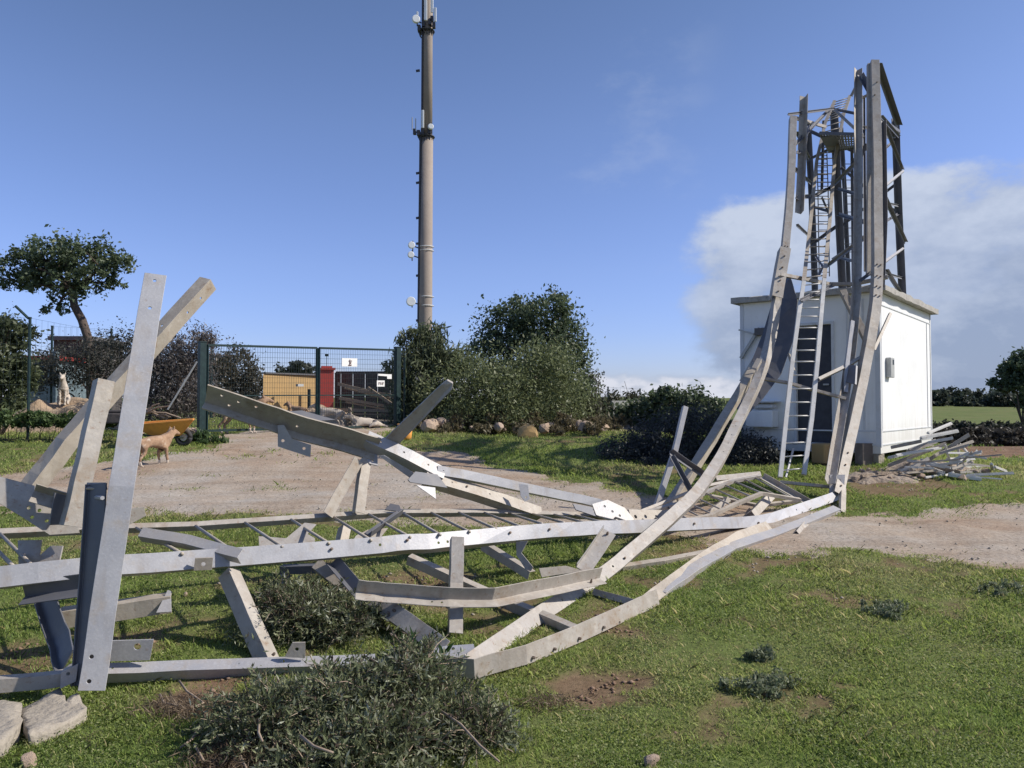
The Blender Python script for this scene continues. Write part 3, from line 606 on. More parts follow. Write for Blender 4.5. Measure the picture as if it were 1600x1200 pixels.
# --- braces among the lying legs
angle('brace', [(417, 1031, 4.85), (385, 960, 5.05), (354, 888, 5.25)], .118, (1, .75), T, bolts=[(.05, 'B', .5)])
angle('brace', [(566, 930, 5.6), (522, 878, 5.75)], .10, (-1, -.25), T, dk)
angle('brace', [(556, 921, 5.3), (600, 926, 5.35), (700, 933, 5.4), (768, 934, 5.5), (830, 922, 5.75), (935, 901, 6.3)], .118, (-.7, -1), T, ra=.85, holes=[(.35, 'A', .5), (.38, 'A', .5)], bolts=[(.96, 'A', .5)], label='kinked iron lying level in the middle of the wreck')
angle('brace', [(575, 930, 5.5), (635, 972, 5.2), (692, 1014, 4.95)], .135, (1, .1), T, bolts=[(.3, 'A', .3), (.33, 'A', .6)])
angle('brace', [(636, 872, 6.3), (760, 928, 6.1), (892, 984, 5.7)], .085, (.55, 1), T)
angle('brace', [(752, 850, 6.9), (826, 896, 6.5)], .085, (.5, 1), T)
plate('gusset_plate', [(806, 846, 6.6), (826, 845, 6.6), (816, 864, 6.6), (832, 886, 6.5), (826, 898, 6.5), (808, 868, 6.6)], T)
angle('brace', [(908, 893, 6.6), (950, 832, 6.95)], .15, (-1, -.2), T, bolts=[(.92, 'A', .5)], rb=.4)
plate('gusset_plate', [(842, 888, 6.4), (884, 884, 6.5), (912, 892, 6.55), (846, 902, 6.4)], T)
angle('brace', [(711, 988, 5.55), (712, 910, 5.6), (714, 838, 5.75)], .108, (.15, 1), T, rb=1, label='stout vertical iron standing under the longest leg')
angle('brace', [(974, 888, 7.0), (1040, 878, 7.3), (1120, 862, 7.6)], .075, (.55, 1), T)
angle('brace', [(925, 925, 6.4), (992, 943, 6.1)], .06, (1, .2), T)
angle('brace', [(1023, 800, 9.3), (1054, 706, 9.6), (1071, 634, 9.8)], .075, (.35, 1), T, 'steel_pale', label='thin pale iron poking up before the dark bush')
brace([(1046, 704, 9.5), (1106, 746, 9.9)], 10, (-.6, -1), dk); brace([(1050, 712, 9.45), (1079, 766, 9.4)], 8, (-.6, -1), dk)
brace([(1192, 744, 10.2), (1264, 785, 10.0)], 10, (-.4, -1), 'steel'); brace([(1219, 753, 10.8), (1308, 762, 10.6)], 5, (1, .2)); brace([(1207, 772, 9.8), (1178, 802, 9.2)], 13, (1, .2))
brace([(1120, 748, 10.1), (1190, 741, 10.4)], 9, (1, .3)); brace([(1186, 746, 10.3), (1222, 760, 10.4)], 4, (1, .3))
brace([(1317, 760, 10.6), (1316, 798, 10.5)], 9, (1, .5)); brace([(1272, 803, 10.0), (1248, 832, 9.4)], 10, (1, .2)); brace([(1314, 800, 10.4), (1258, 817, 9.8)], 4, (1, .3))
brace([(1110, 775, 9.7), (1186, 790, 9.6), (1250, 782, 9.9)], 6, (.5, .8)); brace([(1000, 800, 8.6), (1100, 760, 9.8), (1186, 742, 10.3)], 5, (1, .3)); brace([(1140, 778, 9.5), (1110, 800, 9.3)], 9, (1, .2))
plate('gusset_plate', [(1296, 742, 10.6), (1320, 742, 10.6), (1318, 770, 10.5), (1296, 770, 10.5)], T, 'steel_pale', .02, holes=[(1303, 750, 10.55, .02), (1312, 750, 10.55, .02)])
# upper line of the wreck (trough that points left)
angle('leg', [(324, 621, 6.75), (385, 641, 6.8), (450, 663, 6.9), (520, 682, 7.0), (588, 702, 7.1)], .25, (-1, -1), T, 'steel', ra=.42, holes=[(.1, 'B', .7), (.2, 'B', .65), (.3, 'B', .7), (.15, 'B', .3), (.55, 'B', .4)], label='open trough of iron pointing left before the green gate')
plate('gusset_plate', [(436, 646, 6.85), (472, 640, 6.95), (524, 658, 7.05), (470, 658, 6.85)], T, dk, .01)
plate('bracket', [(434, 664, 6.8), (444, 664, 6.8), (456, 686, 6.82), (486, 695, 6.9), (485, 714, 6.9), (434, 698, 6.8)], T, 'steel_pale', .01, holes=[(442, 689, 6.8, .014), (475, 701, 6.86, .014)])
angle('leg', [(572, 687, 6.95), (640, 718, 7.05), (694, 746, 7.15)], .14, (1, .75), T, 'steel_pale', holes=[(.15, 'A', .5), (.42, 'A', .5), (.75, 'A', .5)])
plate('bracket', [(494, 683, 7.0), (500, 680, 7.0), (575, 703, 7.1), (590, 706, 7.1), (590, 728, 7.0), (577, 727, 7.0), (570, 712, 7.0), (500, 688, 7.0)], T, 'steel_pale', .01, holes=[(582, 720, 7.02, .012)])
plate('bracket', [(592, 712, 7.0), (600, 711, 7.0), (646, 738, 7.1), (642, 748, 7.1)], T, 'steel_pale', .01)
angle('leg', [(684, 736, 7.15, 1, .25), (750, 748, 7.35, 1, .25), (850, 769, 7.8, 1, .2), (935, 787, 8.15, 1, .2), (985, 812, 8.25, 1, .2)], .10, parent=T, m='steel_pale', sub=2, holes=[(.05, 'A', .5)])
angle('leg', [(668, 748, 7.05), (745, 771, 7.3), (848, 806, 7.75)], .13, (1, .75), T, 'steel', bolts=[(.4, 'A', .5)], holes=[(.25, 'A', .5), (.6, 'A', .5)])
plate('gusset_plate', [(650, 736, 6.95), (682, 742, 7.1), (700, 762, 7.1), (640, 754, 6.9), (636, 750, 6.9)], T, dk, .012)
plate('gusset_plate', [(650, 758, 6.9), (680, 762, 7.0), (681, 780, 6.95)], T, 'steel_pale', .008)
plate('bracket', [(812, 756, 7.5), (824, 758, 7.55), (828, 780, 7.5), (820, 784, 7.5), (813, 775, 7.5)], T, 'steel_pale', .01, holes=[(822, 777, 7.5, .012)])
plate('gusset_plate', [(925, 788, 8.0), (950, 780, 8.1), (975, 795, 8.15), (990, 812, 8.1), (988, 824, 8.0), (930, 806, 7.95)], T, 'steel_pale', .012, holes=[(944, 792, 8.05, .015), (956, 800, 8.05, .015), (968, 806, 8.05, .015), (975, 815, 8.0, .015)])
plate('gusset_plate', [(894, 788, 7.9), (925, 792, 7.95), (930, 808, 7.9), (900, 796, 7.85)], T, dk, .012)
plate('gusset_plate', [(980, 797, 8.2), (1050, 797, 8.6), (1048, 820, 8.5), (990, 818, 8.1)], T, 'steel', .012, holes=[(992, 808, 8.2, .022), (1007, 808, 8.3, .022), (1025, 808, 8.4, .022), (1038, 806, 8.5, .018)])
mb = MB(); mb.plate([P(690, 600, 6.85), P(699, 593, 6.85), (P(708, 598, 6.85)), P(706, 608, 6.85), P(620, 697, 7.15), P(596, 690, 7.1)], .03)
o = mb.build('brace', M['steel'], T); o['label'] = 'broad flat iron sticking up to the right'; bevel(o, .003)
angle('brace', [(560, 800, 6.7), (566, 750, 6.85), (572, 714, 7.0)], .10, (.35, 1), T)
angle('brace', [(512, 806, 6.6), (536, 762, 6.75), (560, 720, 6.9)], .12, (1, -.55), T)
angle('brace', [(533, 850, 6.3), (540, 818, 6.5)], .09, (.6, 1), T)
plate('gusset_plate', [(404, 840, 6.0), (447, 838, 6.0), (476, 818, 6.2), (494, 820, 6.2), (480, 839, 6.1), (492, 841, 6.05), (490, 858, 5.9), (405, 858, 5.9)], T)
plate('gusset_plate', [(556, 838, 6.3), (574, 828, 6.4), (606, 826, 6.5), (588, 848, 6.3), (548, 850, 6.2)], T)
plate('gusset_plate', [(601, 797, 6.75), (610, 787, 6.8), (624, 790, 6.8), (628, 800, 6.75)], T, dk)
angle('brace', [(216, 834, 5.35), (290, 846, 5.3), (372, 868, 5.2)], .085, (1, .5), T, 'steel_pale')
angle('brace', [(576, 835, 6.3), (626, 800, 6.7)], .07, (.5, -.8), T, dk)
angle('brace', [(492, 880, 5.8), (545, 922, 5.65)], .10, (1, .15), T)
angle('brace', [(436, 890, 5.9), (500, 888, 5.85)], .07, (.3, 1), T, dk); angle('brace', [(448, 932, 5.8), (446, 892, 5.9)], .06, (.5, 1), T, dk)
angle('brace', [(800, 836, 6.9), (870, 836, 7.1)], .05, (.4, 1), T, dk)
# --- things that came down with it lie loose: see the scrap pile
# ------------------------------------------------------------------ white cabin
NC = Vector((6.47, 13.5, 0)); fd = Vector((-.774, .633, 0)).normalized(); sd = Vector((2.7, 3.3, 0)).normalized()
WF, WS = 2.53, 4.26; ZB, ZT = .90, 3.63
def face_t(px, base=NC, d=fd):
    r_ = (px-800)/F; return (base.x-r_*base.y)/(-(d.x)+r_*d.y) if True else 0
def ft(px): return face_t(px)                       # metres along the front from the near corner
def fp(t, z, out=0.0): p = NC+fd*t-sd*out; return Vector((p.x, p.y, z))
def sp_(t, z, out=0.0): p = NC+sd*t-fd*out; return Vector((p.x, p.y, z))
def zpx(py, D): return P(800, py, D).z
cb = empty('equipment_cabin', (7.4, 15.5, float(H(7.4, 15.5))), 'white prefabricated cabin with concrete roof slab and dark doorway behind the bent tower', 'cabin')
tf0, tf1 = ft(1300), ft(1245); zd0 = zpx(692, 14.2); zd1 = zpx(508, 14.2)
wall = MB(); th = .08
def wbox(mb, a, b, z0, z1, d0, d1, f=fp):
    q0 = [f(a, z0, d0), f(b, z0, d0), f(b, z0, d1), f(a, z0, d1)]; q1 = [f(a, z1, d0), f(b, z1, d0), f(b, z1, d1), f(a, z1, d1)]; mb.hexa(q0, q1)
wbox(wall, 0, tf0, ZB, ZT, 0, -th); wbox(wall, tf1, WF, ZB, ZT, 0, -th); wbox(wall, tf0, tf1, zd1, ZT, 0, -th); wbox(wall, tf0, tf1, ZB, zd0, 0, -th)
wbox(wall, th, WS, ZB, ZT, 0, -th, sp_)
for c in (0,):
    q = [NC+fd*WF-(-sd)*th, NC+fd*WF+sd*WS, NC+fd*(WF-th)+sd*WS, NC+fd*(WF-th)+sd*th]
    wall.hexa([Vector((p.x, p.y, ZB)) for p in q], [Vector((p.x, p.y, ZT)) for p in q])
    q = [NC+fd*th+sd*WS, NC+fd*(WF-th)+sd*WS, NC+fd*(WF-th)+sd*(WS-th), NC+fd*th+sd*(WS-th)]
    wall.hexa([Vector((p.x, p.y, ZB)) for p in q], [Vector((p.x, p.y, ZT)) for p in q])
q = [NC, NC+fd*WF, NC+fd*WF+sd*WS, NC+sd*WS]
wall.hexa([Vector((p.x, p.y, ZB-.12)) for p in q], [Vector((p.x, p.y, ZB-.002)) for p in q])
wo = wall.build('wall', M['white'], cb)
tr = MB()   # corner posts, base skirt, panel frame lines
wbox(tr, -.012, .07, ZB, ZT, .012, .001); wbox(tr, 0.002, .07, ZB, ZT, .014, .001, sp_); wbox(tr, WS-.07, WS+.012, ZB, ZT, .012, .001, sp_); wbox(tr, WF-.06, WF+.012, ZB, ZT, .012, .001)
for z in (ZB+.02, ZB+.26, ZT-.22): wbox(tr, .08, WS-.08, z, z+.02, .012, .001, sp_); wbox(tr, .08, WF-.08, z, z+.025, .012, .001) if z < 1.5 else None
wbox(tr, WS-.40, WS-.38, ZB+.28, ZT-.22, .012, .001, sp_); wbox(tr, .10, .12, ZB+.28, ZT-.22, .012, .001, sp_)
wbox(tr, .25, .28, ZB+.3, ZT-.1, .014, .001); wbox(tr, .52, .55, ZB+.3, ZT-.1, .014, .001)
tr.build('trim', M['trim'], cb)
fr = MB()
wbox(fr, tf0-.05, tf0-.004, zd0-.03, zd1+.05, .03, .001); wbox(fr, tf1+.004, tf1+.05, zd0-.03, zd1+.05, .03, .001); wbox(fr, tf0-.004, tf1+.004, zd1+.004, zd1+.05, .03, .001)
dr = MB(); wbox(dr, tf0+.005, tf1-.005, zd0, zd1, -.05, -.07); do = dr.build('doorway_panel', M['doorway_panel'], cb)  # dark panel fills the open doorway in place of its unlit inside
fr.build('door_frame', M['trim'], do)
hb = MB(); wbox(hb, tf0+.06, tf0+.16, 2.0, 2.03, -.01, -.05); hb.build('handle', M['metal_grey'], do)
# roof slab with overhang, broken grey edge
rf = MB(); ov = .14; nseg = 14; g_ = random.Random(4)
def rc(a, b, z): p = NC+fd*a+sd*b; return Vector((p.x, p.y, z))
z0, z1 = ZT+.004, ZT+.105
base = [(-ov, -ov), (WF+ov, -ov), (WF+ov, WS+ov), (-ov, WS+ov)]; ring = []
for k in range(4):
    a, b = base[k], base[(k+1) % 4]
    for j in range(nseg): ring.append((a[0]+(b[0]-a[0])*j/nseg+g_.uniform(-.018, .018), a[1]+(b[1]-a[1])*j/nseg+g_.uniform(-.018, .018)))
n = len(ring); vs = [rc(x, y, z0) for x, y in ring]+[rc(x, y, z1+g_.uniform(-.02, .02)) for x, y in ring]+[rc(x*.9+WF*.05, y*.92+WS*.04, z1+.03) for x, y in ring]
rf.add(vs, [tuple(range(n))[::-1], tuple(range(2*n, 3*n))]+[(k, (k+1) % n, (k+1) % n+n, k+n) for k in range(n)]+[(k+n, (k+1) % n+n, (k+1) % n+2*n, k+2*n) for k in range(n)])
rf.build('roof', M['roof'], cb)
# meter box on the sunny side, vents and cooling units on the front
tm_ = face_t(1387, NC, sd); zq = 13.5+tm_*sd.y
mbx1 = MB(); wbox(mbx1, tm_-.12, tm_+.14, zpx(590, zq), zpx(559, zq), .09, .001, sp_); o = mbx1.build('meter_box', M['metal_grey'], cb); bevel(o, .01)
w2 = MB(); wbox(w2, tm_+.0, tm_+.04, zpx(570, zq), zpx(562, zq), .094, .092, sp_); wbox(w2, tm_+.06, tm_+.10, zpx(570, zq), zpx(562, zq), .094, .092, sp_); w2.build('meter_window', M['screen_glass'], o)
a, b = ft(1216), ft(1174); D_ = 14.8
bx = MB(); wbox(bx, a, b, zpx(667, D_), zpx(641, D_), .30, .001); o = bx.build('vent_unit', M['white'], cb, ); bevel(o, .012)
bx = MB(); wbox(bx, a+.03, b-.03, zpx(637, D_), zpx(632, D_), .22, .001); wbox(bx, a-.05, b, zpx(629, D_), zpx(627, D_), .32, .001); bx.build('louvre', M['trim'], cb)
bx = MB(); a, b = ft(1204), ft(1184); wbox(bx, a, b, zpx(524, D_), zpx(513, D_), .14, .001); bx.build('lamp_box', M['tile'], cb)
fr = MB()
A_ = fp(WF+.02, zpx(600, 15.1), .05)
fr.bar(fp(WF-.04, zpx(596, 15.1), .08), fp(WF-.62, zpx(524, 15.0), .12), .05, .12, sd); fr.bar(fp(WF, zpx(516, 15.1), .10), fp(WF-.3, zpx(524, 15.1), .10), .03, .03, sd)
fr.bar(fp(WF-.02, zpx(560, 15.1), .06), fp(WF-.4, zpx(515, 15.1), .06), .05, .06, sd)
fr.build('side_bracket', M['metal_grey'], cb)
for (a, b) in ((.12, .12), (WF-.15, .12), (.12, WS-.2), (WF-.15, WS-.2), (.12, WS/2)):
    p = NC+fd*a+sd*b; z = float(H(p.x, p.y)); s_ = MB()
    if a < 1 and b < 1: s_.box((p.x, p.y, (z-.1+ZB-.125)/2), (.22, .22, ZB-.125-z+.1), .65)
    else: s_.box((p.x, p.y, (z-.1+ZB-.125)/2), (.3, .3, ZB-.125-z+.1), .65)
    o = s_.build('pier', M['concrete'] if a > 1 or b > 1 else M['concrete'], cb); bevel(o, .01)
p = NC+fd*.26+sd*-.05; s_ = MB(); z = float(H(p.x, p.y)); s_.box((p.x, p.y, (z-.1+ZB+.06)/2), (.26, .18, ZB+.06-z+.1), .4); s_.build('old_footing', M['rust_steel'], cb)
p = P(1290, 715, 13.9); s_ = MB(); s_.box((p.x, p.y, float(H(p.x, p.y))+.16), (.42, .3, .36), .5); o = s_.build('concrete_block', M['yellow'], None, (p.x, p.y, float(H(p.x, p.y)))); bevel(o, .02)
tag(o, 'sandy masonry block on the ground below the dark doorway', 'block')
# ------------------------------------------------------------------ telecom mast
MD = 40.0; mb0 = P(666, 640, MD); mz = float(H(mb0.x, MD)); ms = empty('telecom_mast', (mb0.x, MD, mz), 'tall tapering concrete phone mast with dishes and two platforms above the shrubs', 'mast')
zt = P(668, -60, MD).z; s_ = MB(); s_.tube([Vector((P(664, 500, MD).x, MD, mz-.3)), P(664, 500, MD), P(667, 215, MD)], [.41, .375, .325], 28); s_.tube([P(667, 215, MD), P(668, 55, MD), P(669, -60, MD)], [.285, .27, .255], 28)
s_.build('pole', M['mast'], ms, smooth=True).data.materials[0]
for py in (212, 47):
    s_ = MB(); c = P(666, py+3, MD); s_.disc(c, (0, 0, 1), .40, .08, 24)
    for k in range(14):
        a = 2*PI*k/14; s_.bar(c+Vector((math.cos(a)*.40, math.sin(a)*.40, 0)), c+Vector((math.cos(a)*.31, math.sin(a)*.31, -.26)), .04, .04)
    s_.tube([c+Vector((math.cos(2*PI*k/24)*.42, math.sin(2*PI*k/24)*.42, .02)) for k in range(25)], .035, 5); s_.build('platform', M['mast_dark'], ms)
s_ = MB(); s_.bar(P(653.5, 505, MD-.2), P(657, 215, MD-.2), .10, .10); s_.bar(P(659, 210, MD-.2), P(660.5, -20, MD-.2), .08, .08)
for py in (270, 285, 110, 380, 430, 500, 340): s_.bar(P(656, py, MD-.2), P(650, py+1, MD-.2), .05, .12)
s_.build('cable_ladder', M['mast_dark'], ms)
for px, py, r_ in ((643, 383, .18), (642, 398, .17), (642, 471, .24), (650, 30, .21), (673, 198, .15)):
    s_ = MB(); c = P(px, py, MD-.5); s_.disc(c, (.25, -1, .03), r_, .16, 20); o = s_.build('dish', M['aerial'], ms, smooth=False); bevel(o, .03, 2)
    s_ = MB(); s_.bar(c+Vector((0, .08, 0)), P(658, py+6, MD), .05, .05); s_.tube([c+Vector((.05, .12, -.3)), c+Vector((.05, .12, .25))], .03, 6); s_.build('dish_arm', M['mast_dark'], o)
for px, a, b, w, dd in ((660.5, 172, 200, .13, -.45), (649.5, 185, 205, .05, -.4), (644, 183, 203, .05, -.3), (665, -20, 32, .16, -.45), (680, 12, 34, .13, -.4), (652, 18, 24, .1, -.5), (675, -40, 20, .14, -.4)):
    s_ = MB(); s_.bar(P(px, b, MD+dd), P(px, a, MD+dd), w, w*.6); o = s_.build('antenna', M['aerial'] if w > .06 else M['metal_grey'], ms); bevel(o, .02, 2)
for px, py in ((648, 206), (654, 208), (660, 206), (671, 205), (662, 38), (672, 35), (678, 40), (675, 30), (655, 44)): s_ = MB(); s_.box(P(px, py, MD-.3), (.16, .2, .28)); s_.bar(P(px, py, MD-.3), P(667, py+3, MD), .05, .05); s_.build('radio_unit', M['mast_dark'], ms)
for py in (386, 392, 464, 478):
    s_ = MB(); c = P(666, py, MD); s_.tube([c+Vector((math.cos(2*PI*k/24)*.385, math.sin(2*PI*k/24)*.385, 0)) for k in range(25)], .018, 5); s_.build('strap', M['aerial'], ms)
# ------------------------------------------------------------------ gate and fences
gl, gr_ = P(316, 670, 17.0), P(621, 665, 21.0)
def gz(v): return float(H(v.x, v.y))
gt = empty('double_gate', (gl.x*.5+gr_.x*.5, 19, float(H(-5, 19))), 'tall dark green two leaf wire mesh gate across the track', 'gate')
def zt_(px, py, D): return P(px, py, D).z
posts = [(316, 535, 17.0), (621, 543, 21.0)]
for px, py, D in posts:
    p = P(px, py, D); s_ = MB(); z = float(H(p.x, p.y))
    s_.box((p.x, p.y, (p.z+z-.2)/2), (.14, .14, p.z-z+.2), .8); s_.box((p.x, p.y, p.z+.01), (.16, .16, .02), .8); s_.build('gate_post', M['green'], gt)
def lerp3(t, top): a = Vector((gl.x, gl.y, top)); return a
gtop0, gtop1 = P(316, 539, 17).z, P(621, 547, 21).z; gb0, gb1 = P(316, 676, 17).z, P(621, 668, 21).z
def gpt(t, v): return Vector((gl.x+(gr_.x-gl.x)*t, gl.y+(gr_.y-gl.y)*t, (gb0+(gb1-gb0)*t)*(1-v)+(gtop0+(gtop1-gtop0)*t)*v))
def mesh_panel(pt, t0, t1, nx_, nz_, r_=.0032, z0=0, z1=1):
    s_ = MB()
    for k in range(1, nx_): s_.tube([pt(t0+(t1-t0)*k/nx_, z0), pt(t0+(t1-t0)*k/nx_, z1)], r_, 3, False)
    for k in range(1, nz_): s_.tube([pt(t0, z0+(z1-z0)*k/nz_), pt(t1, z0+(z1-z0)*k/nz_)], r_, 3, False)
    return s_
for t0, t1 in ((.018, .532), (.545, .985)):
    s_ = MB()
    for a, b in (((t0, .02), (t0, 1)), ((t1, .02), (t1, 1)), ((t0, 1), (t1, 1)), ((t0, .02), (t1, .02)), ((t0, .42), (t1, .42))):
        s_.bar(gpt(*a), gpt(*b), .05 if a[1] != .42 else .03, .05 if a[1] != .42 else .03)
    lf = s_.build('gate_leaf', M['green'], gt)
    mesh_panel(gpt, t0, t1, 44, 16, .0036, .03, .99).build('wire_mesh', M['wire'], lf)
def board(pts, name='sign', m='sign', th=.01): s_ = MB(); s_.plate(pts, th); return s_.build(name, M[m], gt)
gdir = (gr_-gl).normalized(); gn = Vector((gdir.y, -gdir.x, 0)).normalized()
def gq(px, py):
    r_ = (px-800)/F; t = (gl.x-r_*gl.y)/(-(gr_.x-gl.x)+r_*(gr_.y-gl.y)); p = gpt(t, .5)+gn*.02; return Vector((p.x, p.y, P(px, py, p.y).z))
sg = board([gq(533, 559.5), gq(557, 560), gq(557, 573), gq(533, 572.5)])
s_ = MB()
for a, b, w in (((545.5, 561.5), (545.5, 571.5), .02), ((543.5, 564.0), (548.5, 564.0), .02), ((543, 570.5), (548, 570.5), .025), ((544.5, 567), (547.5, 567), .035)): s_.bar(gq(*a)+gn*.012, gq(*b)+gn*.012, .006, w, (0, 0, 1))
s_.build('emblem', M['ink'], sg)
sg = board([gq(588, 594.5), gq(600, 594.5), gq(600, 604), gq(588, 604)])
s_ = MB()
for k in range(3): s_.box(gq(591+k*3, 599)+gn*.012, (.018, .006, .07), math.atan2(gdir.y, gdir.x)); s_.box(gq(591.8+k*3, 598+k % 2*2)+gn*.012, (.03, .006, .014), math.atan2(gdir.y, gdir.x))
s_.build('lettering', M['ink'], sg)
sg = board([gq(590, 584), gq(611, 585), gq(611, 592), gq(604, 592), gq(604, 588), gq(590, 587)])
for px, py in ((471, 545), (471, 560)): pass
s_ = MB(); s_.bar(gq(463, 602), gq(472, 602), .1, .06); s_.build('latch', M['metal_grey'], gt)
# fence to the left of the gate and a second run behind
def fence(pp, h, label, r_=.03, nz=9, step=.12, name='wire_fence'):
    p0 = P(pp[0][0], 600, pp[0][1]); root = empty(name, (p0.x, p0.y, float(H(p0.x, p0.y))), label, 'fence'); W_ = []
    for px, D, *top in pp:
        p = P(px, 600, D); z = float(H(p.x, p.y)); zt = P(px, top[0], D).z if top else z+h; W_.append((Vector((p.x, p.y, z+.03)), Vector((p.x, p.y, zt))))
        s_ = MB(); s_.tube([Vector((p.x, p.y, z-.2)), Vector((p.x, p.y, zt))], r_, 10); s_.disc((p.x, p.y, zt+.01), (0, 0, 1), r_*1.2, .025, 10); s_.build('post', M['green'], root)
    s_ = MB()
    for k in range(len(W_)-1):
        (a, b), (c, d) = W_[k], W_[k+1]; L_ = (c-a).length; n = max(4, int(L_/step))
        for j in range(n+1): t = j/n; s_.tube([a.lerp(c, t), b.lerp(d, t)], .0022, 3, False)
        for j in range(nz+1): t = j/nz; s_.tube([a.lerp(b, t), c.lerp(d, t)], .0025, 3, False)
    s_.build('wire_mesh', M['wire'], root)
    return root
f1 = fence([(-60, 15.5, 490), (45, 16.6, 497), (314, 16.95, 548)], 1.9, 'near green post and wire fence left of the gate')
s_ = MB(); s_.bar(P(308, 565, 16.9), P(262, 640, 16.8), .03, .03); s_.build('stay', M['metal_grey'], f1)
s_ = MB(); s_.bar(P(45, 498, 16.6), P(24, 478, 16.3), .04, .04); s_.build('stay', M['green'], f1)
fence([(80, 23, 510), (173, 24, 515), (236, 24.5, 520), (330, 25.5, 530)], 2, 'farther wire fence behind the sand heap', .035, 10, .15)
fence([(632, 21.5, 560), (700, 24, 580), (790, 27, 590), (860, 28, 598), (905, 28, 600), (950, 28, 605), (1000, 29, 608)], 1.8, 'thin wire fence running right behind the shrubs', .03, 8, .2)
# ------------------------------------------------------------------ loose mounds, stones, blocks
def mound(name, cx, cy, rx, ry, h, m, seed, n=46, rough=.25, tagk=None):
    u = np.linspace(-1.25, 1.25, n); U, V_ = np.meshgrid(u, u); x = cx+U*rx; y = cy+V_*ry; rr = np.hypot(U, V_)+(vn(x, y, .6, seed)-.5)*.35
    z = H(x, y)+h*(np.clip(1-rr, -.2, 1)**1.0 if False else np.cos(np.clip(rr, 0, 1.15)*PI/2))*(1+(vn(x, y, .35, seed+1)-.5)*rough*2)+(vn(x, y, .12, seed+2)-.5)*.06-.02
    z = np.where(rr > 1.05, H(x, y)-.08, z)
    V = np.stack([x.ravel(), y.ravel(), z.ravel()], 1); i = np.arange((n-1)**2); r = i//(n-1); c = i % (n-1); a = r*n+c
    return link(name, np_mesh(name, V, np.stack([a, a+1, a+n+1, a+n], 1)), m, None, (cx, cy, float(H(cx, cy))), True)
M['sand'] = mat('sandy_earth', (.36, .26, .17), .95, 0, [(3, (.42, .33, .23), .4, .65, .8, 8), (9, (.22, .14, .09), .52, .7, .8, 8), (40, (.5, .42, .33), .6, .75, .6, 4)], (16, .7, .04))
M['brown'] = mat('brown_rubble', (.28, .22, .165), .95, 0, [(4, (.38, .32, .26), .4, .65, .8, 8), (15, (.12, .08, .06), .5, .7, .8, 8)], (18, .8, .05))
c = P(100, 630, 19.5); tag(mound('sand_heap', c.x, c.y, 2.0, 1.2, .72, M['sand'], 51), kind='structure')
c = P(470, 660, 21); tag(mound('earth_bank', c.x-.2, c.y+2.5, 1.6, 1.0, .45, M['sand'], 52), kind='structure')
c = P(1450, 740, 12.9); tag(mound('rubble_bed', c.x, c.y, .85, .5, .15, M['brown'], 54), kind='structure')
c = P(1300, 745, 12.2); tag(mound('soil_bed', c.x+.6, c.y, .8, .5, .07, M['brown'], 55), kind='structure')
c = P(810, 672, 22); tag(mound('rubble_bank', c.x, c.y, 4.6, .9, .32, M['brown'], 53, 60), kind='structure')
def rock_me(seed, sub=2):
    bm = bmesh.new(); bmesh.ops.create_icosphere(bm, subdivisions=sub, radius=1); g = random.Random(seed)
    pl = [(Vector((g.gauss(0, 1), g.gauss(0, 1), g.gauss(0, 1))).normalized(), g.uniform(.55, .85)) for _ in range(11)]
    for v in bm.verts:
        for n_, d_ in pl:
            e = v.co.dot(n_)-d_
            if e > 0: v.co -= n_*e
        v.co *= 1+g.uniform(-.04, .04)
    me = bpy.data.meshes.new('stone'); bm.to_mesh(me); bm.free(); return me
RM = [rock_me(k) for k in range(6)]
for me in RM: me.materials.append(M['rock'])
def stone(x, y, s, g, label, group=None, m=None, name='stone', up=0):
    o = bpy.data.objects.new(name, g.choice(RM)); COL.objects.link(o); o.location = (x, y, float(H(x, y))+s*.35+up); o.scale = (s*g.uniform(.8, 1.3), s*g.uniform(.7, 1.1), s*g.uniform(.55, .9)); o.rotation_euler = (g.uniform(-.3, .3), g.uniform(-.3, .3), g.uniform(0, 6))
    return tag(o, label, 'stone', group)
g = random.Random(5)
for k in range(96):
    px = 642+k*3.3+g.uniform(-9, 9); D = g.uniform(19.9, 22.6); p = P(px, 680, D); stone(p.x, D, .05+.2*g.random()**2.2, g, 'tan rubble stone in the long heap below the big shrubs', 'rubble stones below the shrubs', up=.12)
for k in range(26):
    px = g.uniform(60, 205); D = g.uniform(18.6, 19.6); p = P(px, 620, D); stone(p.x, D, g.uniform(.06, .15), g, 'brown broken stone scattered over the sand heap', 'broken stones on the sand heap', up=.35*max(0, 1-abs(px-110)/95))
for k in range(16):
    px = g.uniform(215, 306); D = g.uniform(17.4, 18.4); p = P(px, 620, D); stone(p.x, D, g.uniform(.07, .18), g, 'dull stone lying among dry brush left of the gate', 'stones in the dry brush')
for k in range(18):
    px = g.uniform(1320, 1560); D = g.uniform(11.9, 12.7); p = P(px, 750, D); stone(p.x, D, g.uniform(.04, .10), g, 'small rubble stone around the scrap pile', 'stones around the scrap pile')
p = P(668, 690, 19.6); o = stone(p.x, 19.6, .3, g, 'large pinkish boulder at the foot of the left shrub')
p = P(826, 684, 18.8); o = stone(p.x, 18.8, .30, g, 'bright ochre boulder in the rubble'); o.data = o.data.copy(); o.data.materials[0] = M['yellow']
for k, (px, py, s) in enumerate(((1018, 1192, .045), (290, 932, .03), (505, 1142, .03))):
    p = G(px, py); stone(p.x, p.y, s, g, ['pale pebble in the turf at the bottom edge', 'pale pebble in the turf under the longest leg', 'white pebble inside the front shrub'][k])
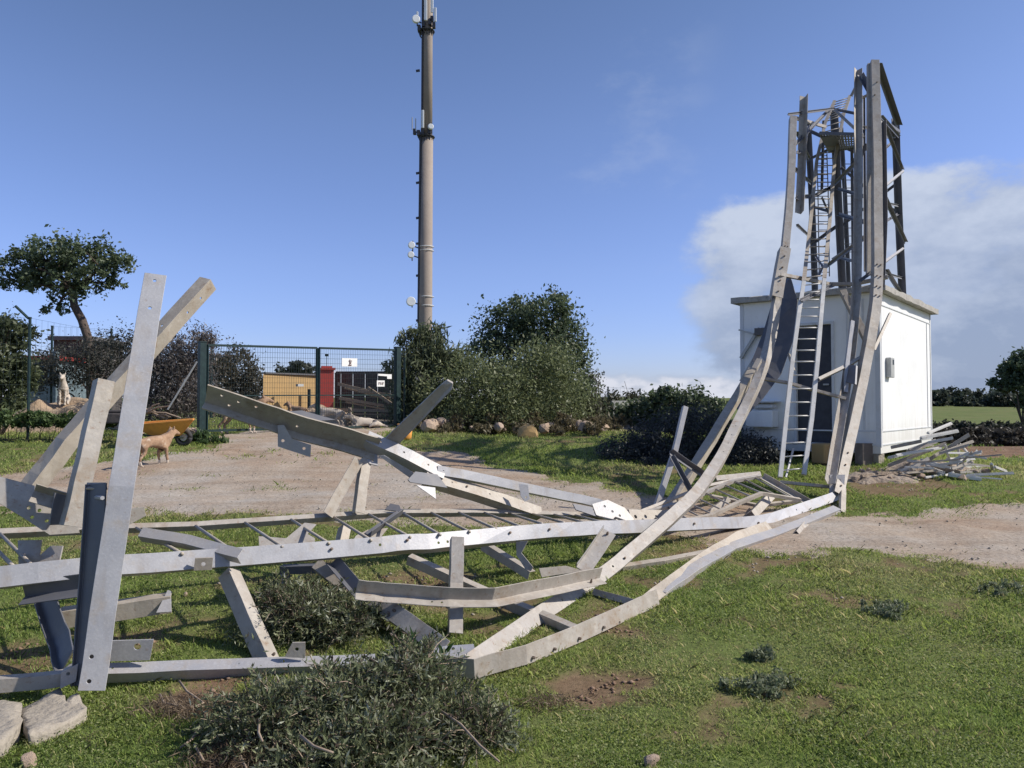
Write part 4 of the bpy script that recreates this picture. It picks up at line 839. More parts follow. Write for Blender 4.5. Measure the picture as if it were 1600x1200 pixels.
# broken concrete at the lower left
def chunk(poly, top, label, seed):
    """irregular slab: outline on the ground from pixels, given height"""
    g = random.Random(seed); pts = [G(*q) for q in poly]; c = sum(pts, Vector())/len(pts); bm = bmesh.new(); n = len(pts)
    lo = [bm.verts.new((p.x, p.y, float(H(p.x, p.y))-.06)) for p in pts]; hi = [bm.verts.new((p.x+g.uniform(-.01, .01), p.y+g.uniform(-.01, .01), float(H0(c.x, c.y))+top*g.uniform(.85, 1.1))) for p in pts]
    bm.faces.new(lo[::-1]); bm.faces.new(hi)
    for k in range(n): bm.faces.new((lo[k], lo[(k+1) % n], hi[(k+1) % n], hi[k]))
    bmesh.ops.triangulate(bm, faces=bm.faces[:]); bmesh.ops.subdivide_edges(bm, edges=bm.edges[:], cuts=4, use_grid_fill=True)
    for v in bm.verts:
        v.co += Vector((float(vn(v.co.x*1.0+v.co.z, v.co.y, .05, seed))-.5, float(vn(v.co.x, v.co.y+v.co.z, .05, seed+1))-.5, float(vn(v.co.x, v.co.y, .06, seed+2))-.5))*.022
    me = bpy.data.meshes.new('c'); bm.to_mesh(me); bm.free(); o = link('concrete_chunk', me, M['concrete'], None, (c.x, c.y, float(H(c.x, c.y))), True); return tag(o, label, 'concrete block')
chunk([(44, 1168), (34, 1128), (92, 1092), (106, 1116), (116, 1100), (140, 1124), (92, 1150)], .06, 'flat broken concrete slab with a notch lying at the lower left', 61)
chunk([(-70, 1215), (-60, 1130), (-10, 1112), (28, 1125), (36, 1150), (10, 1180), (-20, 1200)], .08, 'rounded concrete lump cut by the left edge beside the slab', 62)
p = G(45, 1196); stone(p.x, p.y, .05, g, 'small brown stone below the concrete slab at lower left')
# ------------------------------------------------------------------ scrap pile by the cabin
bars = [(1450, 677, 1486, 662, 4, 'w'), (1439, 685, 1496, 674, 5, 'w'), (1450, 692, 1489, 685, 4, 'w'), (1430, 735, 1514, 680, 5, 's'), (1388, 728, 1478, 694, 5, 's'), (1388, 716, 1424, 708, 4, 'w'),
        (1480, 708, 1532, 709, 3, 'w'), (1508, 713, 1534, 706, 4, 'w'), (1506, 711, 1542, 717, 3, 'w'), (1480, 717, 1498, 717, 3, 'w'), (1446, 731, 1476, 748, 7, 'w'), (1482, 742, 1533, 763, 6, 'w'),
        (1446, 757, 1496, 755, 3, 'w'), (1424, 734, 1450, 717, 5, 's'), (1549, 725, 1551, 734, 4, 'w'), (1554, 730, 1572, 737, 4, 'w'), (1506, 724, 1546, 729, 3, 's'), (1346, 744, 1382, 751, 4, 's'),
        (1392, 700, 1440, 690, 5, 's'), (1400, 712, 1470, 700, 4, 'w'), (1455, 728, 1500, 741, 7, 's'), (1370, 740, 1420, 742, 5, 's'), (1420, 705, 1462, 690, 6, 's'), (1500, 694, 1512, 708, 3, 'w'), (1460, 712, 1520, 690, 4, 's')]
lab = ['short white bar sticking up highest in the scrap pile', 'long white bar pointing right near the top of the scrap pile', 'stubby white bar just under the top of the scrap pile', 'long beige bar crossing the whole scrap pile to the upper right', 'long beige bar at the left of the scrap pile near the pier',
       'short white bar beside the cabin corner pier', 'thin white bar lying level at the right of the pile', 'white bar crossing over the level one at the right', 'thin white bar sloping down to the right of the pile', 'short thin white bar in the shade of the pile', 'wide bright white strip lying at the front of the pile', 'wide bright white strip lying farthest to the front right',
       'thin pale bar flat on the grass before the pile', 'beige bar tucked under the long crossing bar', 'tiny white post standing right of the pile', 'small white strip lying farthest right of the pile', 'thin beige bar among stones right of the pile', 'flat weathered plank on the soil before the cabin pier',
       'grey bar lying against the cabin wall', 'white bar half buried in the left of the pile', 'broad brown plank in the middle of the pile', 'rotten plank on the soil left of the pile', 'broad grey bar high in the left of the pile', 'small white bar standing steep in the right of the pile', 'beige bar fanning out under the crossing bar']
g = random.Random(8)
for (a, b, c, d, w, t), lb in zip(bars, lab):
    D = 12.0 if b > 735 else g.uniform(12.2, 12.8); p, q = P(a, b, D), P(c, d, D+g.uniform(-.3, .4))
    for v in (p, q): v.z = max(v.z, float(H(v.x, v.y))+.02)
    w *= 1.25; s_ = MB(); s_.bar(p, q, w*D/F*.9, w*D/F*.55); s_.bar(p+Vector((0, 0, w*D/F*.3)), q+Vector((0, 0, w*D/F*.3)), w*D/F*.3, w*D/F*.5)
    plank = 'plank' in lb
    o = s_.build('plank' if plank else 'steel_bar', M['brown'] if plank else (M['bar_white'] if t == 'w' else M['steel']), None, (p.x, p.y, p.z)); tag(o, lb, 'plank' if plank else 'steel bar', 'scrap bars piled beside the cabin')
for k in range(34):
    px = g.uniform(1392, 1520); u = 1-abs(px-1455)/75; py = g.uniform(745-60*max(0, u), 746); D = g.uniform(11.9, 13.0); p = P(px, py, D); a = g.gauss(.35, .5); L_ = g.uniform(.25, .7); q = p+Vector((math.cos(a)*L_, g.uniform(-.35, .35), math.sin(a)*L_*.55))
    for v in (p, q): v.z = max(v.z, float(H(v.x, v.y))+.02)
    w = g.uniform(.025, .05); s_ = MB(); s_.bar(p, q, w, w*.3); s_.bar(p+Vector((0, 0, w*.35)), q+Vector((0, 0, w*.35)), w*.25, w*.6)
    tag(s_.build('steel_bar', M['bar_white'] if k % 3 else M['steel'], None, (p.x, p.y, p.z)), 'short pale broken bar jumbled in the body of the scrap pile', 'steel bar', 'short bars jumbled in the scrap pile')
# ------------------------------------------------------------------ wheelbarrow
def wheelbarrow():
    c = G(252, 690); c = P(252, 672, 15.3); z = float(H(c.x, c.y)); r_ = empty('wheelbarrow', (c.x, c.y, z), 'orange wheelbarrow standing on the grass behind the tan dog', 'wheelbarrow')
    D = 15.3; top = [P(208, 664, D-.25), P(301, 656, D-.35), P(303, 655, D+.3), P(212, 661, D+.35)]; bot = [P(236, 681, D-.12), P(282, 680, D-.15), P(282, 678, D+.12), P(236, 679, D+.12)]
    s_ = MB(); 
    for k in range(4):
        j = (k+1) % 4; a, b, c_, d = bot[k], bot[j], top[j], top[k]; n = (b-a).cross(c_-a).normalized()*.012; s_.hexa([a, b, c_, d], [a+n, b+n, c_+n, d+n])
    s_.hexa(bot, [p+Vector((0, 0, .015)) for p in bot]); s_.tube(top+[top[0]], .02, 6); s_.build('tray', M['orange'], r_)
    w = P(287, 694, D); w.z = float(H(w.x, w.y))+.17; s_ = MB(); ring = [w+Vector((math.cos(2*PI*k/20)*.13, 0, math.sin(2*PI*k/20)*.13)) for k in range(21)]; s_.tube(ring, .045, 8); wo = s_.build('wheel', M['rubber'], r_, smooth=True)
    s_ = MB(); s_.disc(w, (0, 1, 0), .07, .05, 12); s_.build('hub', M['metal_grey'], wo)
    s_ = MB()
    for dy in (-.22, .22):
        s_.tube([w+Vector((.02, dy*.3, 0)), P(262, 684, D)+Vector((0, dy, 0)), P(180, 668, D)+Vector((0, dy*1.2, 0))], .017, 6)
        f = P(238, 690, D)+Vector((0, dy, 0)); f.z = float(H(f.x, f.y))+.01; s_.tube([P(245, 682, D)+Vector((0, dy, 0)), f, P(226, 678, D)+Vector((0, dy, 0))], .015, 6)
    s_.build('frame', M['wire'], r_)
    g = random.Random(3); s_ = MB()
wheelbarrow()
g = random.Random(9)
for k in range(9):   # dry sticks heaped behind the barrow
    p = P(g.uniform(225, 290), g.uniform(640, 655), 16.0); q = p+Vector((g.uniform(-.7, .7), g.uniform(-.2, .2), g.uniform(-.05, .3))); s_ = MB(); s_.tube([p, p.lerp(q, .5)+Vector((0, 0, .05)), q], [.02, .018, .01], 6)
    o = s_.build('dry_branch', M['twig'], None, (p.x, p.y, p.z)); tag(o, 'dry grey branch in the heap behind the wheelbarrow', 'branch', 'dry branches behind the barrow')
p = P(185, 655, 16); s_ = MB(); s_.box((p.x, p.y, p.z+.02), (.62, .5, .22), .2); s_.box((p.x, p.y, p.z+.16), (.5, .42, .06), .2); o = s_.build('crate', M['dark_wall'], None, (p.x, p.y, p.z-.1)); bevel(o, .03, 2); tag(o, 'dark low crate on the grass left of the wheelbarrow', 'crate')
# ------------------------------------------------------------------ dogs
def skin(name, nodes, edges, m, parent=None, origin=None, sub=2):
    me = bpy.data.meshes.new(name); keys = list(nodes); me.from_pydata([nodes[k][0] for k in keys], [], [])
    me = bpy.data.meshes.new(name); me.from_pydata([nodes[k][0] for k in keys], [(keys.index(a), keys.index(b)) for a, b in edges], [])
    o = bpy.data.objects.new(name, me); COL.objects.link(o); md = o.modifiers.new('s', 'SKIN'); md.use_smooth_shade = True
    for k, sv in zip(keys, me.skin_vertices[0].data): r = nodes[k][1]; sv.radius = (r, r) if not hasattr(r, '__len__') else r
    me.skin_vertices[0].data[0].use_root = True
    s = o.modifiers.new('u', 'SUBSURF'); s.levels = s.render_levels = sub
    bpy.context.view_layer.update(); nm = bpy.data.meshes.new_from_object(o.evaluated_get(bpy.context.evaluated_depsgraph_get()))
    bpy.data.objects.remove(o); nm.materials.clear(); return nm
def dog(px, py, D, hpx, rz, m, label, pose='stand', head=(.9, 0), name='dog', seed=1, zoff=0):
    p = P(px, py, D); z = float(H(p.x, p.y))+zoff; s = hpx*D/F/.80      # drawn at 0.62 m to the back, 0.80 to the head
    R = {}
    if pose == 'stand':
        R = {'pelvis': ((-.30, 0, .56), .125), 'loin': ((-.12, 0, .57), .115), 'rib': ((.10, 0, .54), .15), 'chest': ((.28, 0, .54), .145), 'neck': ((.42, 0, .66), .085), 'poll': ((.50+head[1]*0, .02, .76), .075), 'brow': ((.58, .02, .76), .066), 'muz': ((.70, .03, .72), .036), 'nose': ((.74, .03, .715), .026),
             'tail1': ((-.42, 0, .58), .035), 'tail2': ((-.52, 0, .48), .022), 'tail3': ((-.56, 0, .36), .012)}
        E = [('pelvis', 'loin'), ('loin', 'rib'), ('rib', 'chest'), ('chest', 'neck'), ('neck', 'poll'), ('poll', 'brow'), ('brow', 'muz'), ('muz', 'nose'), ('pelvis', 'tail1'), ('tail1', 'tail2'), ('tail2', 'tail3')]
        for k, y in (('l', .085), ('r', -.085)):
            st = .05 if k == 'l' else -.04
            R.update({'h1'+k: ((-.30, y, .42), .075), 'h2'+k: ((-.25+st, y, .32), .045), 'h3'+k: ((-.38+st, y, .19), .026), 'h4'+k: ((-.35+st, y, .04), .024), 'h5'+k: ((-.29+st, y, .02), .024),
                      'f1'+k: ((.27, y, .40), .06), 'f2'+k: ((.24-st, y, .30), .038), 'f3'+k: ((.27-st, y, .15), .025), 'f4'+k: ((.27-st, y, .04), .024), 'f5'+k: ((.33-st, y, .02), .026), 'e'+k: ((.50, y*.75, .84), .022), 'd'+k: ((.49, y*.9, .89), .008)})
            E += [('pelvis', 'h1'+k), ('h1'+k, 'h2'+k), ('h2'+k, 'h3'+k), ('h3'+k, 'h4'+k), ('h4'+k, 'h5'+k), ('chest', 'f1'+k), ('f1'+k, 'f2'+k), ('f2'+k, 'f3'+k), ('f3'+k, 'f4'+k), ('f4'+k, 'f5'+k), ('poll', 'e'+k), ('e'+k, 'd'+k)]
    elif pose == 'sit':
        R = {'pelvis': ((-.22, 0, .16), .14), 'loin': ((-.14, 0, .30), .135), 'rib': ((-.02, 0, .44), .135), 'chest': ((.06, 0, .56), .12), 'neck': ((.10, 0, .68), .08), 'poll': ((.13, 0, .77), .075), 'brow': ((.20, 0, .77), .066), 'muz': ((.31, 0, .73), .036), 'nose': ((.35, 0, .725), .026), 'tail1': ((-.36, 0, .05), .03), 'tail2': ((-.5, .05, .03), .016)}
        E = [('pelvis', 'loin'), ('loin', 'rib'), ('rib', 'chest'), ('chest', 'neck'), ('neck', 'poll'), ('poll', 'brow'), ('brow', 'muz'), ('muz', 'nose'), ('pelvis', 'tail1'), ('tail1', 'tail2')]
        for k, y in (('l', .085), ('r', -.085)):
            R.update({'h1'+k: ((-.08, y*1.5, .20), .08), 'h2'+k: ((.02, y*1.5, .10), .04), 'h3'+k: ((.08, y*1.5, .025), .026), 'f1'+k: ((.10, y*.9, .42), .05), 'f2'+k: ((.11, y*.8, .24), .032), 'f3'+k: ((.12, y*.8, .05), .026), 'f4'+k: ((.18, y*.8, .022), .027), 'e'+k: ((.13, y*.75, .85), .022), 'd'+k: ((.12, y*.9, .90), .008)})
            E += [('pelvis', 'h1'+k), ('h1'+k, 'h2'+k), ('h2'+k, 'h3'+k), ('chest', 'f1'+k), ('f1'+k, 'f2'+k), ('f2'+k, 'f3'+k), ('f3'+k, 'f4'+k), ('poll', 'e'+k), ('e'+k, 'd'+k)]
    else:
        R = {'pelvis': ((-.36, 0, .15), .13), 'loin': ((-.16, 0, .17), .125), 'rib': ((.08, 0, .18), .14), 'chest': ((.26, 0, .20), .13), 'neck': ((.38, 0, .28), .08), 'poll': ((.46, 0, .35), .075), 'brow': ((.54, 0, .34), .065), 'muz': ((.65, 0, .30), .036), 'nose': ((.69, 0, .295), .026), 'tail1': ((-.5, 0, .08), .03), 'tail2': ((-.66, .05, .03), .016)}
        E = [('pelvis', 'loin'), ('loin', 'rib'), ('rib', 'chest'), ('chest', 'neck'), ('neck', 'poll'), ('poll', 'brow'), ('brow', 'muz'), ('muz', 'nose'), ('pelvis', 'tail1'), ('tail1', 'tail2')]
        for k, y in (('l', .1), ('r', -.1)):
            R.update({'h1'+k: ((-.22, y*1.5, .12), .07), 'h2'+k: ((-.06, y*1.6, .04), .035), 'f1'+k: ((.28, y, .08), .05), 'f2'+k: ((.42, y, .04), .032), 'f3'+k: ((.56, y, .03), .026), 'e'+k: ((.46, y*.6, .42), .022), 'd'+k: ((.45, y*.75, .47), .008)})
            E += [('pelvis', 'h1'+k), ('h1'+k, 'h2'+k), ('chest', 'f1'+k), ('f1'+k, 'f2'+k), ('f2'+k, 'f3'+k), ('poll', 'e'+k), ('e'+k, 'd'+k)]
    me = skin(name, R, E, m); me.transform(Matrix.Scale(s, 4)); me.materials.append(m)
    if m is M['fur_tan']:   # white feet
        me.materials.append(M['fur_white'])
        for pl in me.polygons:
            if pl.center.z < .13*s: pl.material_index = 1
    for v in me.vertices:
        q = v.co/s; k = float(vn(q.x*3+q.z, q.y*3+q.z*2, .06, 9))-.5; v.co += v.normal*k*.022*s; v.co.y *= .9
    o = bpy.data.objects.new(name, me); COL.objects.link(o); o.location = (p.x, p.y, z); o.rotation_euler = (0, 0, rz); me.shade_smooth()
    return tag(o, label, 'dog')
dog(240, 722, 13.0, 56, math.radians(66), M['fur_tan'], 'tan dog with white feet standing on the grass by the wheelbarrow')
dog(516, 655, 20.6, 36, math.radians(180), M['fur_white'], 'white dog standing behind the gate before the red pillar')
dog(545, 656, 20.2, 30, math.radians(-60), M['fur_grey'], 'brown grey dog sitting behind the right gate leaf', 'sit')
dog(572, 657, 20.2, 42, math.radians(200), M['fur_white'], 'whitish dog lying down behind the right gate leaf', 'lie')
dog(452, 655, 20.8, 34, math.radians(-70), M['fur_tan'], 'tan and white dog sitting behind the middle of the gate', 'sit')
dog(466, 652, 21.6, 34, math.radians(150), M['fur_tan'], 'yellowish dog standing close to the middle gate bars')
dog(374, 682, 17.6, 56, math.radians(15), M['fur_tan'], 'brown dog behind the left gate leaf hidden above its legs by the steel trough')
dog(99, 612, 19.4, 46, math.radians(-70), M['fur_white'], 'white dog sitting upright on the sand heap at the left', 'sit', zoff=.62)
# ------------------------------------------------------------------ yard behind the gate
def solid(name, pts0, h, th, m, label, cat, kind=None):
    pass
a, b = P(411, 640, 24.8), P(502, 640, 26.6); z = float(H(a.x, a.y)); yw = empty('yard_wall', (a.x, a.y, z), 'ochre yellow yard wall seen through the gate', 'wall')
s_ = MB(); zt1 = P(411, 584, 24.8).z; s_.hexa([Vector((a.x, a.y, z-.3)), Vector((b.x, b.y, z-.3)), Vector((b.x, b.y+.2, z-.3)), Vector((a.x, a.y+.2, z-.3))], [Vector((a.x, a.y, zt1)), Vector((b.x, b.y, zt1)), Vector((b.x, b.y+.2, zt1)), Vector((a.x, a.y+.2, zt1))]); s_.build('wall_panel', M['yellow'], yw)
s_ = MB(); s_.bar(Vector((a.x-.03, a.y+.1, zt1+.03)), Vector((b.x+.03, b.y+.1, zt1+.03)), .26, .05); s_.build('coping', M['tile'], yw)
s_ = MB(); s_.bar(P(483, 608, 25.9), P(483, 650, 25.9), .09, .09); s_.build('pipe', M['wire'], yw)
p = P(510, 640, 25); z = float(H(p.x, p.y)); pr = empty('gate_pillar', (p.x, p.y, z), 'red painted masonry pillar with a cap behind the gate', 'pillar'); zt1 = P(510, 578, 25).z
s_ = MB(); s_.box((p.x, p.y, (z-.2+zt1)/2), (.42, .42, zt1-z+.2), .3); s_.build('shaft', M['red'], pr); s_ = MB(); s_.box((p.x, p.y, zt1+.03), (.52, .52, .06), .3); s_.box((p.x, p.y, zt1+.09), (.34, .34, .06), .3); s_.build('cap', M['red'], pr)
s_ = MB(); s_.tube([Vector((p.x, p.y, zt1+.1)), Vector((p.x, p.y, P(510, 556, 25).z))], .012, 6); s_.box((p.x, p.y, P(510, 555, 25).z), (.1, .1, .07)); s_.build('lamp', M['wire'], pr)
def boards(px0, px1, py, D0, D1, m, label, name, cat, corr=.25, base=None):
    a, b = P(px0, py, D0), P(px1, py, D1); n = max(3, int((b-a).length/corr)); z = float(H(a.x, a.y)); root = empty(name, (a.x, a.y, z), label, cat); s_ = MB(); d = (b-a)/n; nn = Vector((-d.y, d.x, 0)).normalized()
    for k in range(n):
        p, q = a+d*k, a+d*(k+.94); o_ = nn*(.03 if k % 2 else 0); s_.hexa([Vector((p.x, p.y, z-.3))+o_, Vector((q.x, q.y, z-.3))+o_, Vector((q.x, q.y, z-.3))+o_+nn*.03, Vector((p.x, p.y, z-.3))+o_+nn*.03], [p+o_, q+o_, q+o_+nn*.03, p+o_+nn*.03])
    s_.build('panel', m, root); s_ = MB(); s_.bar(a+nn*.08, b+nn*.08, .06, .08); s_.build('rail', m, root); return root
boards(523, 640, 582, 25.5, 24, M['dark_wall'], 'dark board fence behind the right gate leaf', 'board_fence', 'fence')
for k, (a, b, c, d, D) in enumerate(((528, 600, 580, 612, 24.6), (560, 610, 612, 618, 24.2), (530, 622, 600, 634, 24.4), (575, 606, 616, 634, 24), (524, 640, 612, 642, 23.6))):
    p, q = P(a, b, D), P(c, d, D-.3); s_ = MB(); s_.bar(p, q, .06, .09); s_.bar(p+Vector((.2, .05, -.13)), q+Vector((.1, .05, -.12)), .05, .05); o = s_.build('pole_stack', M['twig'], None, (p.x, p.y, p.z))
    tag(o, ['highest grey pole leaning on the dark board fence', 'second grey pole leaning on the dark board fence', 'middle grey pole leaning on the dark board fence', 'steepest grey pole leaning on the dark board fence', 'lowest grey pole before the dark board fence'][k], 'pole', 'poles on the board fence')
boards(958, 1012, 628, 24, 25, M['sheet'], 'grey corrugated sheet panel standing behind the dark bush', 'sheet_panel', 'panel', .12)
# low sheds at the far left
def shed(px0, px1, pytop, D, dep, mw, mr, label, rooff=.15, name='shed'):
    a, b = P(px0, pytop, D), P(px1, pytop, D); z = float(H(a.x, a.y)); root = empty(name, ((a.x+b.x)/2, D+dep/2, z), label, 'shed')
    s_ = MB(); s_.box(((a.x+b.x)/2, D+dep/2, (z-.3+a.z)/2), (b.x-a.x, dep, a.z-z+.3)); s_.build('wall', mw, root); s_ = MB(); s_.box(((a.x+b.x)/2, D+dep/2, a.z+rooff/2+.005), (b.x-a.x+.3, dep+.3, rooff)); s_.build('roof', mr, root)
    return root
shed(44, 88, 563, 27, 2, M['blue'], M['red'], 'low pale blue shed with a red edge beyond the left fence'); shed(84, 140, 532, 29, 2.5, M['dark_wall'], M['tile'], 'dark flat roofed shed behind the umbrella shaped tree')
p = P(85, 556, 22.6); s_ = MB(); s_.box((p.x, p.y, p.z), (.22, .2, .3)); s_.box((p.x, p.y, p.z-.24), (.16, .16, .18)); o = s_.build('feed_drum', M['blue'], None, (p.x, p.y, p.z-.33)); bevel(o, .04, 2); tag(o, 'pale blue drum by the second fence post', 'drum')
o = o
# orange bucket by the broad iron
p = P(633, 698, 17.0); s_ = MB(); z = float(H(p.x, p.y)); s_.tube([Vector((p.x, p.y, z)), Vector((p.x, p.y, z+.05)), Vector((p.x, p.y, z+.34))], [.12, .14, .17], 16); s_.tube([Vector((p.x+math.cos(2*PI*k/16)*.17, p.y+math.sin(2*PI*k/16)*.17, z+.34)) for k in range(17)], .014, 5); tag(s_.build('bucket', M['orange'], None, (p.x, p.y, z), True), 'orange bucket standing on the track by the gate', 'bucket')
# ------------------------------------------------------------------ far houses and hills
def house(px, py, D, wpx, hpx, label, roof=.5):
    p = P(px, py, D); w = wpx*D/F; h = hpx*D/F; z = p.z; root = empty('farmhouse', (p.x, D, z), label, 'house')
    s_ = MB(); s_.box((p.x, D, z+h/2-.5), (w, w*.8, h+1)); wo_ = s_.build('wall', M['house'], root)
    x0, x1, y0, y1 = p.x-w*.56, p.x+w*.56, D-w*.46, D+w*.46; s_ = MB(); t = z+h
    s_.add([(x0, y0, t), (x1, y0, t), (x1, y1, t), (x0, y1, t), (p.x, y0, t+h*roof), (p.x, y1, t+h*roof)], [(0, 3, 2, 1), (0, 1, 4), (2, 3, 5), (0, 4, 5, 3), (1, 2, 5, 4)]); s_.build('roof', M['tile'], root)
    for dx in (-.25, .25): s_ = MB(); s_.box((p.x+w*dx, D-w*.4-.02, z+h*.55), (w*.14, .05, h*.28)); s_.build('window', M['screen_glass'], root)
house(1477, 628, 128, 22, 12, 'small pale gabled farmhouse on the far right hill'); house(1502, 630, 130, 20, 8, 'lower pale farmhouse right of the gabled one')
house(962, 668, 45, 40, 22, 'pale low house glimpsed behind the thin fence', .25)
# ------------------------------------------------------------------ trees and shrubs
def tree(name, label, cat, base, blobs, n, lw, cols, trunk, tr, seed, group=None, clump=.2, up=.2, inner=.5, nb=None):
    root = empty(name, base, label, cat, group); foliage('crown', blobs, n, lw, cols, root, seed, clump, up, inner=inner)
    mb = MB(); mb.tube(trunk, tr, 9); top = trunk[-1]
    branches(mb, top, [Vector(b[0]) for b in blobs], tr[-1]*.8, seed, 3, .015); mb.build('trunk', M['bark'], root, smooth=True); return root
D = 24; b0 = P(146, 590, D); b0.z = float(H(b0.x, b0.y))-.1
def B(px, py, D, rx, rz, dy=0, ry=None):
    s = D/F; p = P(px, py, D+dy); return ((p.x, p.y, p.z), (rx*s, (ry or rx)*s, rz*s))
tree('umbrella_tree', 'leaning dark tree with a flat umbrella shaped crown beyond the left fence', 'tree', b0,
     [B(30, 415, D, 42, 24), B(65, 400, D, 40, 28, .4), B(105, 388, D, 48, 26, -.3), B(150, 400, D, 42, 28, .3), B(185, 415, D, 28, 20), B(90, 430, D, 50, 24, .2), B(140, 432, D, 42, 20, -.4), B(60, 446, D, 34, 18), B(110, 458, D, 30, 20), B(20, 440, D, 26, 16), B(86, 485, D, 22, 10, -.1), B(178, 440, D, 22, 10)], 10500, (.06, .03), DARKG,
     [b0, P(142, 560, D), P(138, 530, D), P(128, 500, D), P(116, 478, D), P(112, 450, D)], [.17, .15, .13, .13, .12, .09], 101, clump=.22, inner=.2)
LF = [(.04, .055, .03), (.08, .10, .05), (.15, .175, .09)]
def bush(nm, label, foot, D, blobs, n, lw, cols, seed, cat='shrub', group=None, clump=.2, up=.3, inner=.5):
    c = P(foot[0], foot[1], D); z = float(H(c.x, c.y)); root = empty(nm, (c.x, c.y, z), label, cat, group)
    bl = [B(px, py, D, rx, rz, dy) for px, py, rx, rz, dy in blobs]; foliage('crown', bl, n, lw, cols, root, seed, clump, up, zmin=True, inner=inner)
    mb = MB(); rw = max(b[1][0] for b in bl); branches(mb, (c.x, c.y, z-.05), [Vector(b[0]) for b in bl], min(.07*D/20, .055*rw), seed, 3, min(.012, .02*rw)); mb.build('stem', M['bark'], root, smooth=True); return root
bush('holm_oak', 'tallest dark rounded tree behind the shrubs in the middle', (840, 670), 26, [(845, 500, 52, 42, 0), (790, 520, 50, 45, .5), (875, 540, 45, 50, 0), (760, 560, 35, 40, 0), (830, 560, 70, 60, .5), (890, 590, 40, 45, 0), (865, 478, 28, 22, 0), (810, 490, 32, 24, 0), (815, 620, 80, 50, 0)], 26000, (.06, .032), DARKG, 111, 'tree', clump=.2)
bush('olive_shrub', 'broad olive green shrub in front of the tall dark tree', (760, 690), 21.5, [(760, 620, 70, 55, 0), (705, 640, 50, 50, -.3), (800, 640, 55, 45, -.3), (840, 600, 55, 55, .6), (880, 630, 45, 50, .4), (730, 590, 40, 35, .3), (860, 570, 45, 35, .6)], 30000, (.045, .018), [(.09, .11, .05), (.17, .20, .09), (.27, .30, .16)], 112, clump=.24)
bush('oleander', 'upright spiky green shrub at the foot of the phone mast', (660, 690), 22.5, [(640, 540, 22, 28, 0), (668, 535, 26, 30, 0), (625, 580, 20, 40, 0), (690, 560, 28, 30, 0), (660, 600, 45, 60, 0), (715, 570, 22, 22, 0), (650, 650, 40, 40, 0)], 17000, (.085, .018), [(.06, .075, .04), (.11, .135, .07), (.19, .21, .12)], 113, clump=.2, up=1.2)
bush('hedge_tree', 'loose dark trees on the right of the middle thicket', (910, 660), 27, [(915, 610, 22, 35, 0), (895, 640, 28, 30, 0), (930, 650, 24, 18, 0), (945, 632, 24, 18, 1), (975, 630, 26, 16, 1), (1000, 632, 24, 14, 1)], 11000, (.05, .024), [(.04, .04, .03), (.07, .075, .045), (.12, .125, .08)], 114, clump=.3)
bush('round_tree', 'round dark green tree left of the white cabin', (1050, 680), 22, [(1040, 635, 35, 25, 0), (1080, 640, 40, 28, 0), (1000, 645, 34, 20, .5), (1110, 655, 30, 24, 0), (1060, 665, 60, 24, 0), (965, 650, 26, 18, 1), (1045, 617, 16, 10, 0)], 17000, (.055, .03), DARKG, 115, 'tree', clump=.22)
bush('juniper_bush', 'low spreading blue black bush behind the thin upright iron', (1030, 740), 14.6, [(975, 710, 44, 26, 0), (1040, 688, 58, 38, 0), (1090, 680, 50, 42, .3), (1030, 722, 60, 20, -.3), (1130, 700, 40, 34, .3), (1010, 690, 30, 16, .3)], 30000, (.028, .010), [(.035, .038, .04), (.062, .068, .068), (.11, .115, .11)], 116, clump=.24)
bush('juniper_bush', 'dark low bush under the left part of the cabin', (1180, 740), 13.9, [(1175, 712, 36, 26, 0), (1150, 725, 30, 20, 0), (1205, 722, 22, 18, 0)], 13000, (.028, .011), [(.035, .038, .04), (.062, .068, .068), (.11, .115, .11)], 117, clump=.24)
bush('leafy_shrub', 'dark leafy shrub at the left edge behind the fence post', (0, 640), 17.6, [(5, 520, 40, 24, 0), (-20, 560, 50, 60, 0), (20, 590, 32, 45, 0), (10, 620, 30, 28, 0)], 13000, (.05, .022), LF, 118)
bush('scrub', 'grey brown scrub behind the sand heap', (150, 600), 22.5, [(110, 570, 45, 32, 0), (170, 560, 45, 40, 0), (215, 570, 35, 45, .3), (60, 590, 30, 20, 0)], 14000, (.035, .018), [(.03, .03, .028), (.06, .06, .05), (.10, .10, .085)], 119, clump=.25)
bush('brush_tree', 'bare twiggy grey tree left of the gate', (270, 660), 19.2, [(270, 560, 40, 30, 0), (300, 545, 32, 28, 0), (245, 590, 35, 40, 0), (290, 600, 40, 40, 0), (260, 635, 50, 26, 0), (318, 528, 16, 12, 0)], 22000, (.04, .012), GREY+[(.22, .19, .17)], 120, clump=.3)
bush('hill_shrub', 'brownish rounded shrub seen through the left gate leaf', (360, 640), 27, [(365, 575, 38, 28, 0), (340, 600, 40, 40, 0), (395, 610, 30, 26, 0), (370, 635, 45, 20, 0)], 15000, (.05, .024), [(.045, .04, .03), (.09, .08, .055), (.13, .12, .085)], 121)
bush('distant_tree', 'faint tree above the ochre wall', (470, 600), 60, [(470, 575, 18, 10, 0), (455, 580, 20, 9, 0), (488, 582, 16, 8, 0)], 4000, (.12, .06), [(.05, .06, .05), (.08, .09, .07), (.12, .13, .1)], 122, 'tree')
bush('carob_tree', 'dark spreading tree at the right edge of the field', (1600, 640), 42, [(1588, 578, 24, 18, 0), (1612, 572, 30, 22, 0), (1562, 600, 16, 9, 0), (1600, 600, 34, 14, 0), (1640, 600, 30, 30, 0), (1612, 628, 26, 12, 0)], 12000, (.11, .06), DARKG, 123, 'tree')
